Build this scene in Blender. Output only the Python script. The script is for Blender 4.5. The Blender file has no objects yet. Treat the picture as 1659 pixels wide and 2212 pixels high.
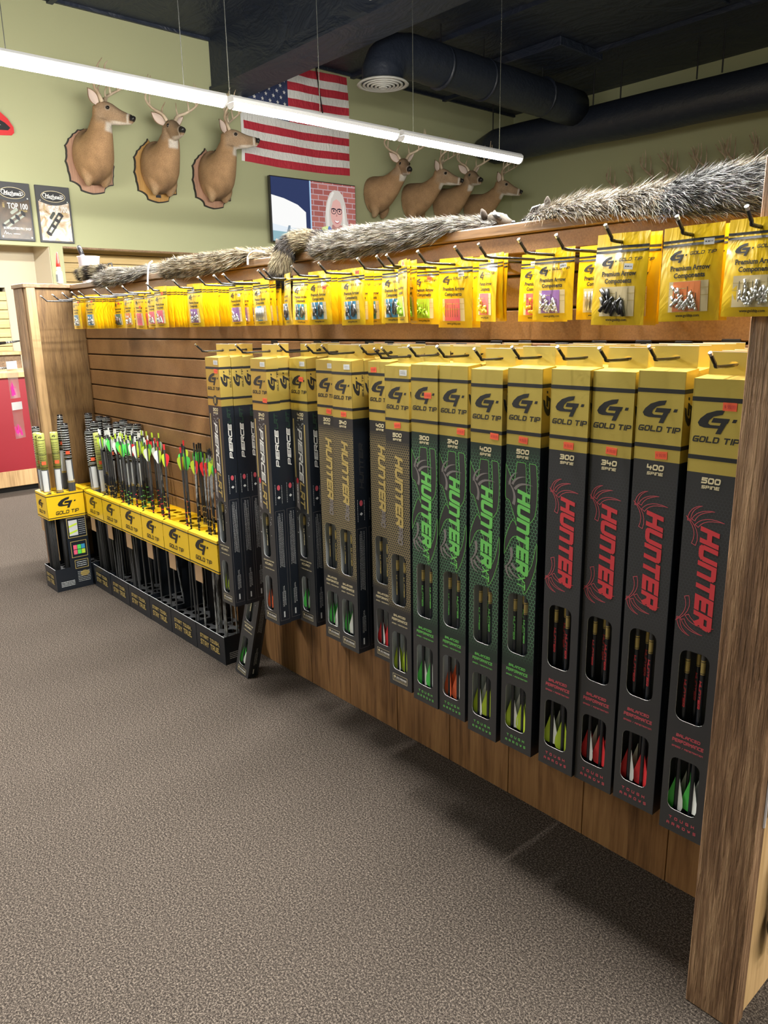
import bpy, bmesh, math, random
import numpy as np
from mathutils import Vector, Matrix, noise as mnoise
from mathutils.geometry import tessellate_polygon, delaunay_2d_cdt

random.seed(7)
S = bpy.context.scene
COL = S.collection
PI = math.pi

# ------------------------------------------------------------------ camera, world, exposure
cam = bpy.data.cameras.new('camera')
cam.sensor_fit = 'VERTICAL'
cam.sensor_height = 36.0
cam.sensor_width = 27.0
cam.lens = 26.645
cam.clip_end = 60
cam_o = bpy.data.objects.new('camera', cam)
COL.objects.link(cam_o)
RW = np.array([[0.66148982, 0.16955557, -0.73053551],
               [0.74974387, -0.17257889, 0.63882757],
               [-0.01775824, -0.97029245, -0.24128243]])
m4 = Matrix.Identity(4)
for i in range(3):
    m4[i][0] = RW[i][0]; m4[i][1] = -RW[i][1]; m4[i][2] = -RW[i][2]
m4[2][3] = 1.30
cam_o.matrix_world = m4
S.camera = cam_o
S.view_settings.view_transform = 'Standard'
S.view_settings.look = 'None'
S.view_settings.gamma = 1.0
S.view_settings.use_curve_mapping = False
S.view_settings.exposure = 0.74
w = bpy.data.worlds.new('world')
w.use_nodes = True
w.node_tree.nodes['Background'].inputs[0].default_value = (0.55, 0.65, 0.8, 1)
w.node_tree.nodes['Background'].inputs[1].default_value = 0.3
S.world = w
LED_STRENGTH = 230.0


def cam_px(p):
    v = RW.T @ (np.array(p, float) - np.array([0, 0, 1.30]))
    return 829.5 + 1637.24 * v[0] / v[2]


# ------------------------------------------------------------------ materials
def mat(name, col, rough=0.5, metal=0.0, coat=0.0, spec=0.5):
    m = bpy.data.materials.new(name)
    m.use_nodes = True
    b = m.node_tree.nodes['Principled BSDF']
    b.inputs['Base Color'].default_value = (*col, 1)
    b.inputs['Roughness'].default_value = rough
    b.inputs['Metallic'].default_value = metal
    b.inputs['Coat Weight'].default_value = coat
    b.inputs['Coat Roughness'].default_value = 0.12
    b.inputs['Specular IOR Level'].default_value = spec
    return m


class NT:
    """small helper around a material's node tree"""
    def __init__(s, m):
        s.m = m; s.t = m.node_tree; s.b = s.t.nodes['Principled BSDF']

    def n(s, typ, **kw):
        nd = s.t.nodes.new(typ)
        for k, v in kw.items():
            setattr(nd, k, v)
        return nd

    def l(s, a, b):
        s.t.links.new(a, b)

    def coord(s, scale=(1, 1, 1), kind='Object', loc=(0, 0, 0)):
        tc = s.n('ShaderNodeTexCoord'); mp = s.n('ShaderNodeMapping')
        mp.inputs['Scale'].default_value = scale
        mp.inputs['Location'].default_value = loc
        s.l(tc.outputs[kind], mp.inputs[0])
        return mp.outputs[0]

    def noise(s, vec, scale, detail=3, rough=0.55, dist=0.0):
        nd = s.n('ShaderNodeTexNoise')
        nd.inputs['Scale'].default_value = scale; nd.inputs['Detail'].default_value = detail
        nd.inputs['Roughness'].default_value = rough; nd.inputs['Distortion'].default_value = dist
        s.l(vec, nd.inputs['Vector'])
        return nd.outputs[0]

    def ramp(s, fac, stops):
        r = s.n('ShaderNodeValToRGB')
        el = r.color_ramp.elements
        el[0].position = stops[0][0]; el[0].color = (*stops[0][1], 1)
        el[1].position = stops[1][0]; el[1].color = (*stops[1][1], 1)
        for p, c in stops[2:]:
            e = el.new(p); e.color = (*c, 1)
        s.l(fac, r.inputs[0])
        return r.outputs[0]

    def math(s, op, a, b=None, c=None):
        nd = s.n('ShaderNodeMath', operation=op)
        for i, x in enumerate((a, b, c)):
            if x is None: continue
            if isinstance(x, (int, float)): nd.inputs[i].default_value = x
            else: s.l(x, nd.inputs[i])
        return nd.outputs[0]

    def mix(s, fac, a, b, typ='MIX'):
        nd = s.n('ShaderNodeMix', data_type='RGBA', blend_type=typ)
        for i, x in ((0, fac), (6, a), (7, b)):
            if isinstance(x, (int, float)): nd.inputs[i].default_value = x
            elif isinstance(x, tuple): nd.inputs[i].default_value = (*x, 1)
            else: s.l(x, nd.inputs[i])
        return nd.outputs[2]

    def color(s, c):
        s.l(c, s.b.inputs['Base Color'])

    def bump(s, h, strength=0.3, dist=0.01):
        b = s.n('ShaderNodeBump')
        b.inputs['Strength'].default_value = strength; b.inputs['Distance'].default_value = dist
        s.l(h, b.inputs['Height']); s.l(b.outputs[0], s.b.inputs['Normal'])


def wood(name, dark, mid, light, axis=2, scale=1.0, bump=0.25, rough=0.6, knots=True, dist=0.004):
    m = mat(name, mid, rough)
    t = NT(m)
    sc = [60 * scale] * 3; sc[axis] = 3.0 * scale
    v = t.coord(tuple(sc))
    fine = t.noise(v, 1.6, 5, 0.65, 0.4)
    sc2 = [11 * scale] * 3; sc2[axis] = 1.2 * scale
    v2 = t.coord(tuple(sc2))
    broad = t.noise(v2, 1.0, 3, 0.5, 0.6)
    f = t.math('ADD', t.math('MULTIPLY', fine, 0.62), t.math('MULTIPLY', broad, 0.38))
    c = t.ramp(f, [(0.34, dark), (0.66, light), (0.5, mid)])
    if knots:
        sk = [3.0] * 3; sk[axis] = 1.6
        vo = t.n('ShaderNodeTexVoronoi'); vo.inputs['Scale'].default_value = 1.1
        t.l(t.coord(tuple(sk), loc=(0.3, 0.2, 0.45)), vo.inputs['Vector'])
        k = t.ramp(vo.outputs['Distance'], [(0.045, (1, 1, 1)), (0.11, (0, 0, 0))])
        c = t.mix(k, c, tuple(x * 0.45 for x in dark))
    t.color(c)
    t.bump(fine, bump, dist)
    return m


M = {}
M['carpet'] = mat('carpet', (0.2, 0.18, 0.16), 0.95, spec=0.1)
t = NT(M['carpet'])
v = t.coord()
n1 = t.noise(v, 230, 4, 0.85); n2 = t.noise(v, 2.2, 2, 0.5); n3 = t.noise(v, 620, 2, 0.6)
f = t.math('ADD', t.math('MULTIPLY', n1, 0.75), t.math('MULTIPLY', n3, 0.25))
c = t.ramp(f, [(0.39, (0.010, 0.008, 0.007)), (0.60, (0.36, 0.30, 0.25)), (0.5, (0.072, 0.058, 0.049))])
c = t.mix(t.math('MULTIPLY', n2, 0.25), c, (0.062, 0.051, 0.045))
t.color(c); t.bump(f, 0.9, 0.008)

M['sage'] = mat('sage_wall_paint', (0.40, 0.41, 0.24), 0.75)
t = NT(M['sage']); t.bump(t.noise(t.coord(), 90, 3), 0.12, 0.003)
M['cream'] = mat('cream_wall_paint', (0.52, 0.46, 0.35), 0.7)
M['ceil'] = mat('black_ceiling', (0.018, 0.025, 0.045), 0.5)
t = NT(M['ceil'])
v = t.coord((0.5, 1, 1))
t.bump(t.noise(v, 3.0, 4, 0.6, 1.2), 0.6, 0.08)
M['duct'] = mat('black_duct', (0.015, 0.020, 0.034), 0.45)
t = NT(M['duct']); t.bump(t.noise(t.coord(), 7, 4, 0.6), 0.5, 0.03)
M['vent'] = mat('pale_vent', (0.42, 0.42, 0.4), 0.5)
M['wood_post'] = wood('rough_brown_post', (0.10, 0.05, 0.026), (0.30, 0.165, 0.088), (0.62, 0.39, 0.225), 2, 1.9, 1.0, 0.5, True, 0.016)
M['wood_panel'] = wood('stained_plywood', (0.085, 0.043, 0.015), (0.20, 0.112, 0.041), (0.30, 0.178, 0.070), 2, 3.2, 0.35, 0.55)
M['wood_plank'] = wood('brown_planks', (0.11, 0.05, 0.02), (0.28, 0.14, 0.055), (0.40, 0.22, 0.09), 2, 0.8, 0.2, 0.5)
M['wood_edge'] = wood('light_edge', (0.33, 0.2, 0.09), (0.52, 0.33, 0.155), (0.62, 0.42, 0.22), 2, 0.8, 0.1, 0.55, False)
M['wood_cap'] = wood('cap_board', (0.09, 0.05, 0.026), (0.22, 0.128, 0.063), (0.33, 0.20, 0.10), 0, 0.9, 0.2, 0.45)
M['pine'] = wood('pine_slat', (0.55, 0.37, 0.14), (0.68, 0.48, 0.2), (0.76, 0.56, 0.27), 1, 0.6, 0.05, 0.5, False)
M['slat'] = mat('brown_fibreboard', (0.17, 0.1, 0.048), 0.42)
t = NT(M['slat'])
v = t.coord()
a = t.noise(v, 260, 3, 0.7); b_ = t.noise(v, 6, 3, 0.6)
c = t.ramp(t.math('ADD', t.math('MULTIPLY', a, 0.5), t.math('MULTIPLY', b_, 0.5)),
           [(0.36, (0.175, 0.086, 0.032)), (0.64, (0.33, 0.175, 0.070))])
t.color(c)
M['groove'] = mat('slat_groove', (0.035, 0.022, 0.012), 0.7)
M['red_counter'] = mat('red_counter', (0.25, 0.008, 0.018), 0.45)
M['white'] = mat('white', (0.8, 0.8, 0.78), 0.5)
M['offwhite'] = mat('offwhite_paper', (0.62, 0.64, 0.66), 0.6)
M['black'] = mat('black_plastic', (0.012, 0.012, 0.014), 0.35)
M['ink'] = mat('black_ink', (0.012, 0.013, 0.017), 0.5)
M['hook'] = mat('hook_wire', (0.012, 0.012, 0.013), 0.25, 0.0, 0.3)
M['chrome'] = mat('chrome', (0.75, 0.75, 0.74), 0.2, 1.0)
M['card_black'] = mat('matt_black_card', (0.034, 0.035, 0.039), 0.42, coat=0.1)
M['card_side'] = mat('navy_black_card', (0.012, 0.016, 0.024), 0.35, coat=0.2)
M['liner'] = mat('grey_card_inside', (0.66, 0.70, 0.74), 0.8)
M['liner_dark'] = mat('dark_card_inside', (0.07, 0.072, 0.08), 0.8)
M['card_edge'] = mat('card_cut_edge', (0.75, 0.76, 0.76), 0.8)
M['foil'] = mat('gold_foil', (0.72, 0.565, 0.15), 0.33, 0.66)
t = NT(M['foil']); t.bump(t.noise(t.coord((1, 1, 1)), 140, 3), 0.12, 0.0015)
M['goldink'] = mat('gold_ink', (0.55, 0.42, 0.15), 0.45, 0.3)
M['paleink'] = mat('pale_gold_ink', (0.75, 0.66, 0.42), 0.5)
M['greyink'] = mat('grey_ink', (0.22, 0.2, 0.2), 0.5)
M['red_ink'] = mat('red_ink', (0.62, 0.045, 0.06), 0.5)
M['pink_line'] = mat('pink_line_ink', (0.60, 0.09, 0.12), 0.5)
M['green_ink'] = mat('green_ink', (0.17, 0.60, 0.13), 0.5)
M['dark_green'] = mat('dark_green_ink', (0.02, 0.05, 0.035), 0.5)
M['sticker'] = mat('orange_price_sticker', (0.90, 0.13, 0.05), 0.5)
M['yellow'] = mat('yellow_pouch', (0.82, 0.535, 0.008), 0.3, coat=0.6)
t = NT(M['yellow'])
v = t.coord((1, 1, 0.45)); t.bump(t.noise(v, 30, 3, 0.55, 0.8), 0.55, 0.006)
M['yellow_card'] = mat('yellow_card', (0.86, 0.56, 0.015), 0.42, coat=0.25)
M['kraft'] = mat('kraft_card', (0.42, 0.27, 0.15), 0.8)
M['film'] = bpy.data.materials.new('clear_film')
M['film'].use_nodes = True
tt = M['film'].node_tree; tt.nodes.clear()
o_ = tt.nodes.new('ShaderNodeOutputMaterial'); mx = tt.nodes.new('ShaderNodeMixShader')
tr = tt.nodes.new('ShaderNodeBsdfTransparent'); gl = tt.nodes.new('ShaderNodeBsdfGlossy')
gl.inputs['Roughness'].default_value = 0.12
mx.inputs[0].default_value = 0.10
tt.links.new(tr.outputs[0], mx.inputs[1]); tt.links.new(gl.outputs[0], mx.inputs[2]); tt.links.new(mx.outputs[0], o_.inputs[0])
M['cloudy'] = M['film'].copy(); M['cloudy'].name = 'cloudy_film'
for nd in M['cloudy'].node_tree.nodes:
    if nd.type == 'MIX_SHADER': nd.inputs[0].default_value = .42
    if nd.type == 'BSDF_GLOSSY': nd.inputs['Roughness'].default_value = .45; nd.inputs['Color'].default_value = (.9, .88, .9, 1)
M['silver'] = mat('silver_insert', (0.72, 0.72, 0.72), 0.28, 0.9)
M['steel'] = mat('dark_steel_insert', (0.2, 0.2, 0.21), 0.35, 0.8)
M['shaft'] = mat('carbon_shaft', (0.062, 0.064, 0.07), 0.36)
M['camo_shaft'] = mat('grey_camo_shaft', (0.14, 0.145, 0.15), 0.5)
t = NT(M['camo_shaft'])
c = t.ramp(t.noise(t.coord((90, 90, 28)), 1.0, 3), [(0.42, (0.04, 0.04, 0.042)), (0.58, (0.34, 0.35, 0.36))]); t.color(c)
for nm, c in dict(vane_green=(0.10, 0.72, 0.12), vane_lime=(0.55, 0.75, 0.05), vane_white=(0.80, 0.82, 0.80), vane_red=(0.75, 0.03, 0.04),
                  vane_orange=(0.86, 0.16, 0.06), card_pink=(0.85, 0.12, 0.22), card_blue=(0.05, 0.32, 0.58), card_purple=(0.36, 0.17, 0.52),
                  card_orange=(0.88, 0.24, 0.06), card_cream=(0.75, 0.62, 0.36), card_lime=(0.45, 0.75, 0.06), card_teal=(0.05, 0.2, 0.2)).items():
    M[nm] = mat(nm, c, 0.5)
M['tube_yellow'] = mat('yellow_sleeve', (0.52, 0.56, 0.15), 0.3, coat=0.4)
M['tube_black'] = mat('black_sleeve', (0.014, 0.014, 0.016), 0.25, coat=0.5)
M['antler'] = mat('antler', (0.36, 0.25, 0.16), 0.55)
t = NT(M['antler']); c = t.ramp(t.noise(t.coord(), 9, 3), [(0.3, (0.27, 0.18, 0.11)), (0.7, (0.66, 0.54, 0.40))]); t.color(c)
M['eye'] = mat('glass_eye', (0.008, 0.006, 0.005), 0.1)
M['nose'] = mat('black_nose', (0.012, 0.011, 0.011), 0.35)
M['ear_in'] = mat('ear_lining', (0.62, 0.5, 0.44), 0.8)
M['plaque'] = wood('plaque_wood', (0.23, 0.12, 0.075), (0.36, 0.20, 0.13), (0.44, 0.26, 0.17), 2, 0.5, 0.05, 0.5, False)
M['plaque_oak'] = wood('oak_plaque', (0.23, 0.12, 0.03), (0.40, 0.22, 0.06), (0.48, 0.28, 0.09), 2, 0.5, 0.05, 0.5, False)
M['plaque_edge'] = mat('plaque_black_edge', (0.012, 0.01, 0.01), 0.5)


def attr_mat(name, rough=0.8, bumpy=None):
    m = mat(name, (0.5, 0.5, 0.5), rough, spec=0.25)
    t = NT(m)
    a = t.n('ShaderNodeAttribute'); a.attribute_name = 'Col'
    c = a.outputs['Color']
    if bumpy:
        nz = t.noise(t.coord(), bumpy, 4, 0.65)
        c = t.mix(0.55, c, t.ramp(nz, [(0.3, (0.25, 0.25, 0.25)), (0.7, (1, 1, 1))]), 'MULTIPLY')
        c = t.mix(0.4, c, t.ramp(t.noise(t.coord(), 8, 3), [(0.3, (0.45, 0.42, 0.4)), (0.65, (1.15, 1.12, 1.1))]), 'MULTIPLY')
        t.bump(nz, 0.35, 0.006)
    t.color(c)
    return m


M['coat'] = attr_mat('deer_coat', 0.85, 130)
M['furhair'] = attr_mat('pelt_hair', 0.55)
M['furskin'] = attr_mat('pelt_skin', 0.9, 60)


def emit(name, col, strength=1.0):
    m = bpy.data.materials.new(name); m.use_nodes = True
    t_ = m.node_tree; t_.nodes.clear()
    o = t_.nodes.new('ShaderNodeOutputMaterial'); e = t_.nodes.new('ShaderNodeEmission')
    e.inputs[0].default_value = (*col, 1); e.inputs[1].default_value = strength
    t_.links.new(e.outputs[0], o.inputs[0])
    return m


M['led'] = emit('led_diffuser', (1.0, 0.975, 0.905), LED_STRENGTH)
M['fixture'] = mat('fixture_housing', (0.55, 0.55, 0.55), 0.5)


def hexmat(name, line, ground, cell, width, zlo, zhi, fade):
    """honeycomb print between two heights, fading out at both ends"""
    m = mat(name, ground, 0.42)
    t = NT(m)
    tc = t.n('ShaderNodeTexCoord'); sx = t.n('ShaderNodeSeparateXYZ'); t.l(tc.outputs['Object'], sx.inputs[0])
    px_ = t.math('DIVIDE', t.math('ADD', sx.outputs[0], sx.outputs[1]), cell)
    pz_ = t.math('DIVIDE', sx.outputs[2], cell)

    def wrap(x, r, off):
        x = t.math('ADD', x, 100.0 * r + off)
        return t.math('SUBTRACT', t.math('MODULO', x, r), r / 2)
    R = 1.7320508
    ax, az = wrap(px_, 1.0, 0), wrap(pz_, R, 0)
    bx, bz = wrap(px_, 1.0, 0.5), wrap(pz_, R, R / 2)
    da = t.math('ADD', t.math('MULTIPLY', ax, ax), t.math('MULTIPLY', az, az))
    db = t.math('ADD', t.math('MULTIPLY', bx, bx), t.math('MULTIPLY', bz, bz))
    pick = t.math('LESS_THAN', da, db)

    def sel(p, q):
        return t.math('ADD', t.math('MULTIPLY', p, pick), t.math('MULTIPLY', q, t.math('SUBTRACT', 1.0, pick)))
    gx = t.math('ABSOLUTE', sel(ax, bx)); gz = t.math('ABSOLUTE', sel(az, bz))
    d = t.math('MAXIMUM', gx, t.math('ADD', t.math('MULTIPLY', gx, 0.5), t.math('MULTIPLY', gz, 0.8660254)))
    ln = t.math('GREATER_THAN', d, 0.5 - width)
    z = sx.outputs[2]
    up = t.math('DIVIDE', t.math('SUBTRACT', z, zlo), fade); dn = t.math('DIVIDE', t.math('SUBTRACT', zhi, z), fade)
    k = t.math('MINIMUM', t.math('MINIMUM', up, dn), 1.0)
    k = t.math('MAXIMUM', k, 0.0)
    t.color(t.mix(t.math('MULTIPLY', ln, k), ground, line))
    return m


BH, BW, BT = 0.86, 0.088, 0.044      # arrow box height, width, thickness
M['hex_gold'] = hexmat('gold_honeycomb', (0.46, 0.36, 0.16), (0.026, 0.026, 0.028), 0.0070, 0.075, BH - 0.64, BH - 0.185, 0.03)
M['hex_green'] = hexmat('green_honeycomb', (0.17, 0.42, 0.22), (0.016, 0.032, 0.026), 0.0082, 0.045, BH - 0.64, BH - 0.165, 0.05)
M['hex_dark'] = hexmat('dark_honeycomb', (0.05, 0.055, 0.062), (0.032, 0.033, 0.038), 0.0066, 0.06, BH - 0.5, BH - 0.165, 0.05)


# ------------------------------------------------------------------ mesh helpers
class MB:
    def __init__(s):
        s.v = []; s.f = []; s.m = []; s.c = []

    def add(s, verts, faces, mi=0, cols=None):
        o = len(s.v)
        s.v.extend([tuple(p) for p in verts])
        s.f.extend([tuple(i + o for i in f) for f in faces])
        s.m.extend([mi] * len(faces))
        if cols is not None: s.c.extend(cols)
        return o

    def quad(s, a, b, c, d, mi=0):
        s.add([a, b, c, d], [(0, 1, 2, 3)], mi)

    def box(s, x0, x1, y0, y1, z0, z1, mi=0):
        vs = [(x0, y0, z0), (x1, y0, z0), (x1, y1, z0), (x0, y1, z0), (x0, y0, z1), (x1, y0, z1), (x1, y1, z1), (x0, y1, z1)]
        s.add(vs, [(0, 3, 2, 1), (4, 5, 6, 7), (0, 1, 5, 4), (1, 2, 6, 5), (2, 3, 7, 6), (3, 0, 4, 7)], mi)

    def bbox(s, x0, x1, y0, y1, z0, z1, mi=0, b=0.003):
        """box with chamfered edges"""
        bm = bmesh.new()
        bmesh.ops.create_cube(bm, size=1)
        for v in bm.verts:
            v.co = Vector(((x0 + x1) / 2 + v.co.x * (x1 - x0), (y0 + y1) / 2 + v.co.y * (y1 - y0), (z0 + z1) / 2 + v.co.z * (z1 - z0)))
        bmesh.ops.bevel(bm, geom=bm.edges[:], offset=b, segments=1, affect='EDGES')
        bm.verts.index_update()
        s.add([v.co[:] for v in bm.verts], [[v.index for v in f.verts] for f in bm.faces], mi)
        bm.free()

    def tube(s, pts, radii, n=8, mi=0, caps=True, col=None):
        pts = [Vector(p) for p in pts]
        if isinstance(radii, (int, float)): radii = [radii] * len(pts)
        rings = []
        up = None
        for i, p in enumerate(pts):
            d = (pts[min(i + 1, len(pts) - 1)] - pts[max(i - 1, 0)])
            if d.length < 1e-9: d = Vector((0, 0, 1))
            d.normalize()
            if up is None:
                up = Vector((0, 0, 1)) if abs(d.z) < 0.9 else Vector((1, 0, 0))
            a = d.cross(up)
            if a.length < 1e-6: a = d.cross(Vector((0, 1, 0)))
            a.normalize(); bb = a.cross(d); up = bb
            rings.append([p + (a * math.cos(2 * PI * k / n) + bb * math.sin(2 * PI * k / n)) * radii[i] for k in range(n)])
        s.rings(rings, mi, caps, col)

    def rings(s, rings, mi=0, caps=True, col=None):
        n = len(rings[0])
        vs = [p for r in rings for p in r]
        fs = []
        for i in range(len(rings) - 1):
            for k in range(n):
                k2 = (k + 1) % n
                fs.append((i * n + k, (i + 1) * n + k, (i + 1) * n + k2, i * n + k2))
        if caps:
            fs.append(tuple(range(n)))
            fs.append(tuple(reversed(range((len(rings) - 1) * n, len(rings) * n))))
        s.add(vs, fs, mi, [col] * len(vs) if col else None)

    def poly(s, contours, fn, mi=0):
        """contours in 2D (first outer, others holes), fn maps (u,v) to a 3D point"""
        cs = [[Vector((u, v, 0)) for u, v in c] for c in contours]
        flat = [p for c in cs for p in c]
        tris = tessellate_polygon(cs)
        s.add([fn(p.x, p.y) for p in flat], tris, mi)

    def shapes(s, shp, fn, mi=0):
        vs, fs = shp
        s.add([fn(u, v) for u, v in vs], fs, mi)

    def mesh(s, name, mats, smooth=False):
        me = bpy.data.meshes.new(name)
        me.from_pydata(s.v, [], s.f)
        for m in (mats if isinstance(mats, (list, tuple)) else [mats]):
            me.materials.append(M[m] if isinstance(m, str) else m)
        if len(me.materials) > 1:
            me.polygons.foreach_set('material_index', s.m)
        if smooth:
            me.polygons.foreach_set('use_smooth', [True] * len(s.f))
        if s.c and len(s.c) == len(s.v):
            at = me.color_attributes.new('Col', 'FLOAT_COLOR', 'POINT')
            at.data.foreach_set('color', [x for c in s.c for x in (c[0], c[1], c[2], 1.0)])
        me.update()
        return me


def obj(name, me, parent=None, loc=(0, 0, 0), rot=(0, 0, 0), label=None, kind=None):
    o = bpy.data.objects.new(name, me)
    COL.objects.link(o)
    o.location = loc; o.rotation_euler = rot
    if parent is not None: o.parent = parent
    if label: o['label'] = label
    if kind: o['kind'] = kind
    return o


def tag(o, label, cat, group=None):
    o['label'] = label; o['category'] = cat
    if group: o['group'] = group
    return o


def thing(name, label, cat, loc=(0, 0, 0), rot=(0, 0, 0), group=None):
    return tag(obj(name, None, None, loc, rot), label, cat, group)


def struct(name, me, parent=None, loc=(0, 0, 0)):
    o = obj(name, me, parent, loc)
    if parent is None: o['kind'] = 'structure'
    return o


def dup(root, loc, rot=None, label=None, group=None):
    r = root.copy(); COL.objects.link(r); r.location = loc
    if rot is not None: r.rotation_euler = rot
    if label: r['label'] = label
    if group: r['group'] = group
    for ch in list(root.children):
        c_ = ch.copy(); COL.objects.link(c_); c_.parent = r
        for g in ch.children:
            d_ = g.copy(); COL.objects.link(d_); d_.parent = c_
    return r


ORD = ['first', 'second', 'third', 'fourth', 'fifth', 'sixth', 'seventh', 'eighth', 'ninth', 'tenth', 'eleventh', 'twelfth', 'thirteenth',
       'fourteenth', 'fifteenth', 'sixteenth', 'seventeenth', 'eighteenth', 'nineteenth', 'twentieth', 'twenty-first', 'twenty-second',
       'twenty-third', 'twenty-fourth', 'twenty-fifth', 'twenty-sixth', 'twenty-seventh', 'twenty-eighth', 'twenty-ninth', 'thirtieth']


def spline(pts, n):
    """Catmull-Rom through tuples of any length"""
    P = [np.array(p, float) for p in pts]
    P = [2 * P[0] - P[1]] + P + [2 * P[-1] - P[-2]]
    out = []
    segs = len(P) - 3
    for i in range(n):
        u = i / (n - 1) * segs
        k = min(int(u), segs - 1); x = u - k
        a, b, c, d = P[k:k + 4]
        out.append(0.5 * ((2 * b) + (c - a) * x + (2 * a - 5 * b + 4 * c - d) * x * x + (3 * b - a - 3 * c + d) * x ** 3))
    return out


# ------------------------------------------------------------------ lettering
GL = {
    'A': [[(0, 0), (0, 4.6), (1.4, 6), (2.6, 6), (4, 4.6), (4, 0)], [(0, 2.3), (4, 2.3)]],
    'B': [[(0, 0), (0, 6), (3.4, 6), (4, 5.4), (4, 3.6), (3.4, 3), (4, 2.4), (4, 0.6), (3.4, 0), (0, 0)], [(0, 3), (3.4, 3)]],
    'C': [[(4, 6), (0.7, 6), (0, 5.3), (0, 0.7), (0.7, 0), (4, 0)]],
    'D': [[(0, 0), (0, 6), (3.2, 6), (4, 5.2), (4, 0.8), (3.2, 0), (0, 0)]],
    'E': [[(4, 6), (0, 6), (0, 0), (4, 0)], [(0, 3), (3.6, 3)]],
    'F': [[(4, 6), (0, 6), (0, 0)], [(0, 3), (3.5, 3)]],
    'G': [[(4, 6), (0.7, 6), (0, 5.3), (0, 0.7), (0.7, 0), (4, 0), (4, 2.8), (2, 2.8)]],
    'H': [[(0, 0), (0, 6)], [(4, 0), (4, 6)], [(0, 3), (4, 3)]],
    'I': [[(0.4, 0), (0.4, 6)]],
    'K': [[(0, 0), (0, 6)], [(4, 6), (0.8, 3), (4, 0)]],
    'L': [[(0, 6), (0, 0), (4, 0)]],
    'M': [[(0, 0), (0, 6), (2, 3), (4, 6), (4, 0)]],
    'N': [[(0, 0), (0, 6), (3.3, 6), (4, 5.3), (4, 0)]],
    'O': [[(0.7, 0), (0, 0.7), (0, 5.3), (0.7, 6), (3.3, 6), (4, 5.3), (4, 0.7), (3.3, 0), (0.7, 0)]],
    'P': [[(0, 0), (0, 6), (3.4, 6), (4, 5.4), (4, 3), (3.4, 2.4), (0, 2.4)]],
    'R': [[(0, 0), (0, 6), (3.4, 6), (4, 5.4), (4, 3.2), (3.4, 2.6), (0, 2.6)], [(2, 2.6), (4, 0)]],
    'S': [[(4, 6), (0.6, 6), (0, 5.4), (0, 3.6), (0.6, 3), (3.4, 3), (4, 2.4), (4, 0.6), (3.4, 0), (0, 0)]],
    'T': [[(0, 6), (4, 6)], [(2, 6), (2, 0)]],
    'U': [[(0, 6), (0, 0.7), (0.7, 0), (3.3, 0), (4, 0.7), (4, 6)]],
    'V': [[(0, 6), (2, 0), (4, 6)]],
    'W': [[(0, 6), (1, 0), (2, 4), (3, 0), (4, 6)]],
    'X': [[(0, 0), (4, 6)], [(0, 6), (4, 0)]],
    'Y': [[(0, 6), (2, 3), (4, 6)], [(2, 3), (2, 0)]],
    '0': [[(0.7, 0), (0, 0.7), (0, 5.3), (0.7, 6), (3.3, 6), (4, 5.3), (4, 0.7), (3.3, 0), (0.7, 0)]],
    '1': [[(1, 5), (2, 6), (2, 0)]],
    '2': [[(0, 6), (3.4, 6), (4, 5.4), (4, 3.6), (3.4, 3), (0.6, 3), (0, 2.4), (0, 0), (4, 0)]],
    '3': [[(0, 6), (3.4, 6), (4, 5.4), (4, 0.6), (3.4, 0), (0, 0)], [(0.8, 3), (4, 3)]],
    '4': [[(0, 6), (0, 2.4), (4, 2.4)], [(3.2, 4), (3.2, 0)]],
    '5': [[(4, 6), (0, 6), (0, 3.4), (3.4, 3.4), (4, 2.8), (4, 0.6), (3.4, 0), (0, 0)]],
    '9': [[(4, 2.6), (0.6, 2.6), (0, 3.2), (0, 5.4), (0.6, 6), (3.4, 6), (4, 5.4), (4, 0.6), (3.4, 0), (0, 0)]],
    '6': [[(4, 6), (0.6, 6), (0, 5.4), (0, 0.6), (0.6, 0), (4, 0), (4, 3), (0, 3)]],
    '.': [[(0.2, 0), (0.2, 0.6)]],
    ',': [[(0.2, 0.4), (0.2, -0.8)]],
    '&': [[(0.5, 0), (3.5, 6)]],
    '$': [[(4, 5), (0, 5), (0, 3), (4, 3), (4, 1), (0, 1)], [(2, 6), (2, 0)]],
}


_st = {}


def strokes(*args):
    """stroke lettering with the overlaps of its strokes merged"""
    if args not in _st:
        vs, fs, L = raw_strokes(*args)
        r = delaunay_2d_cdt([Vector((u * 1000, v * 1000)) for u, v in vs], [], [list(f) for f in fs], 0, 1e-4)
        _st[args] = ([(p.x / 1000, p.y / 1000) for p in r[0]], [tuple(f) for f, src in zip(r[2], r[5]) if src], L)
    return _st[args]


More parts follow.
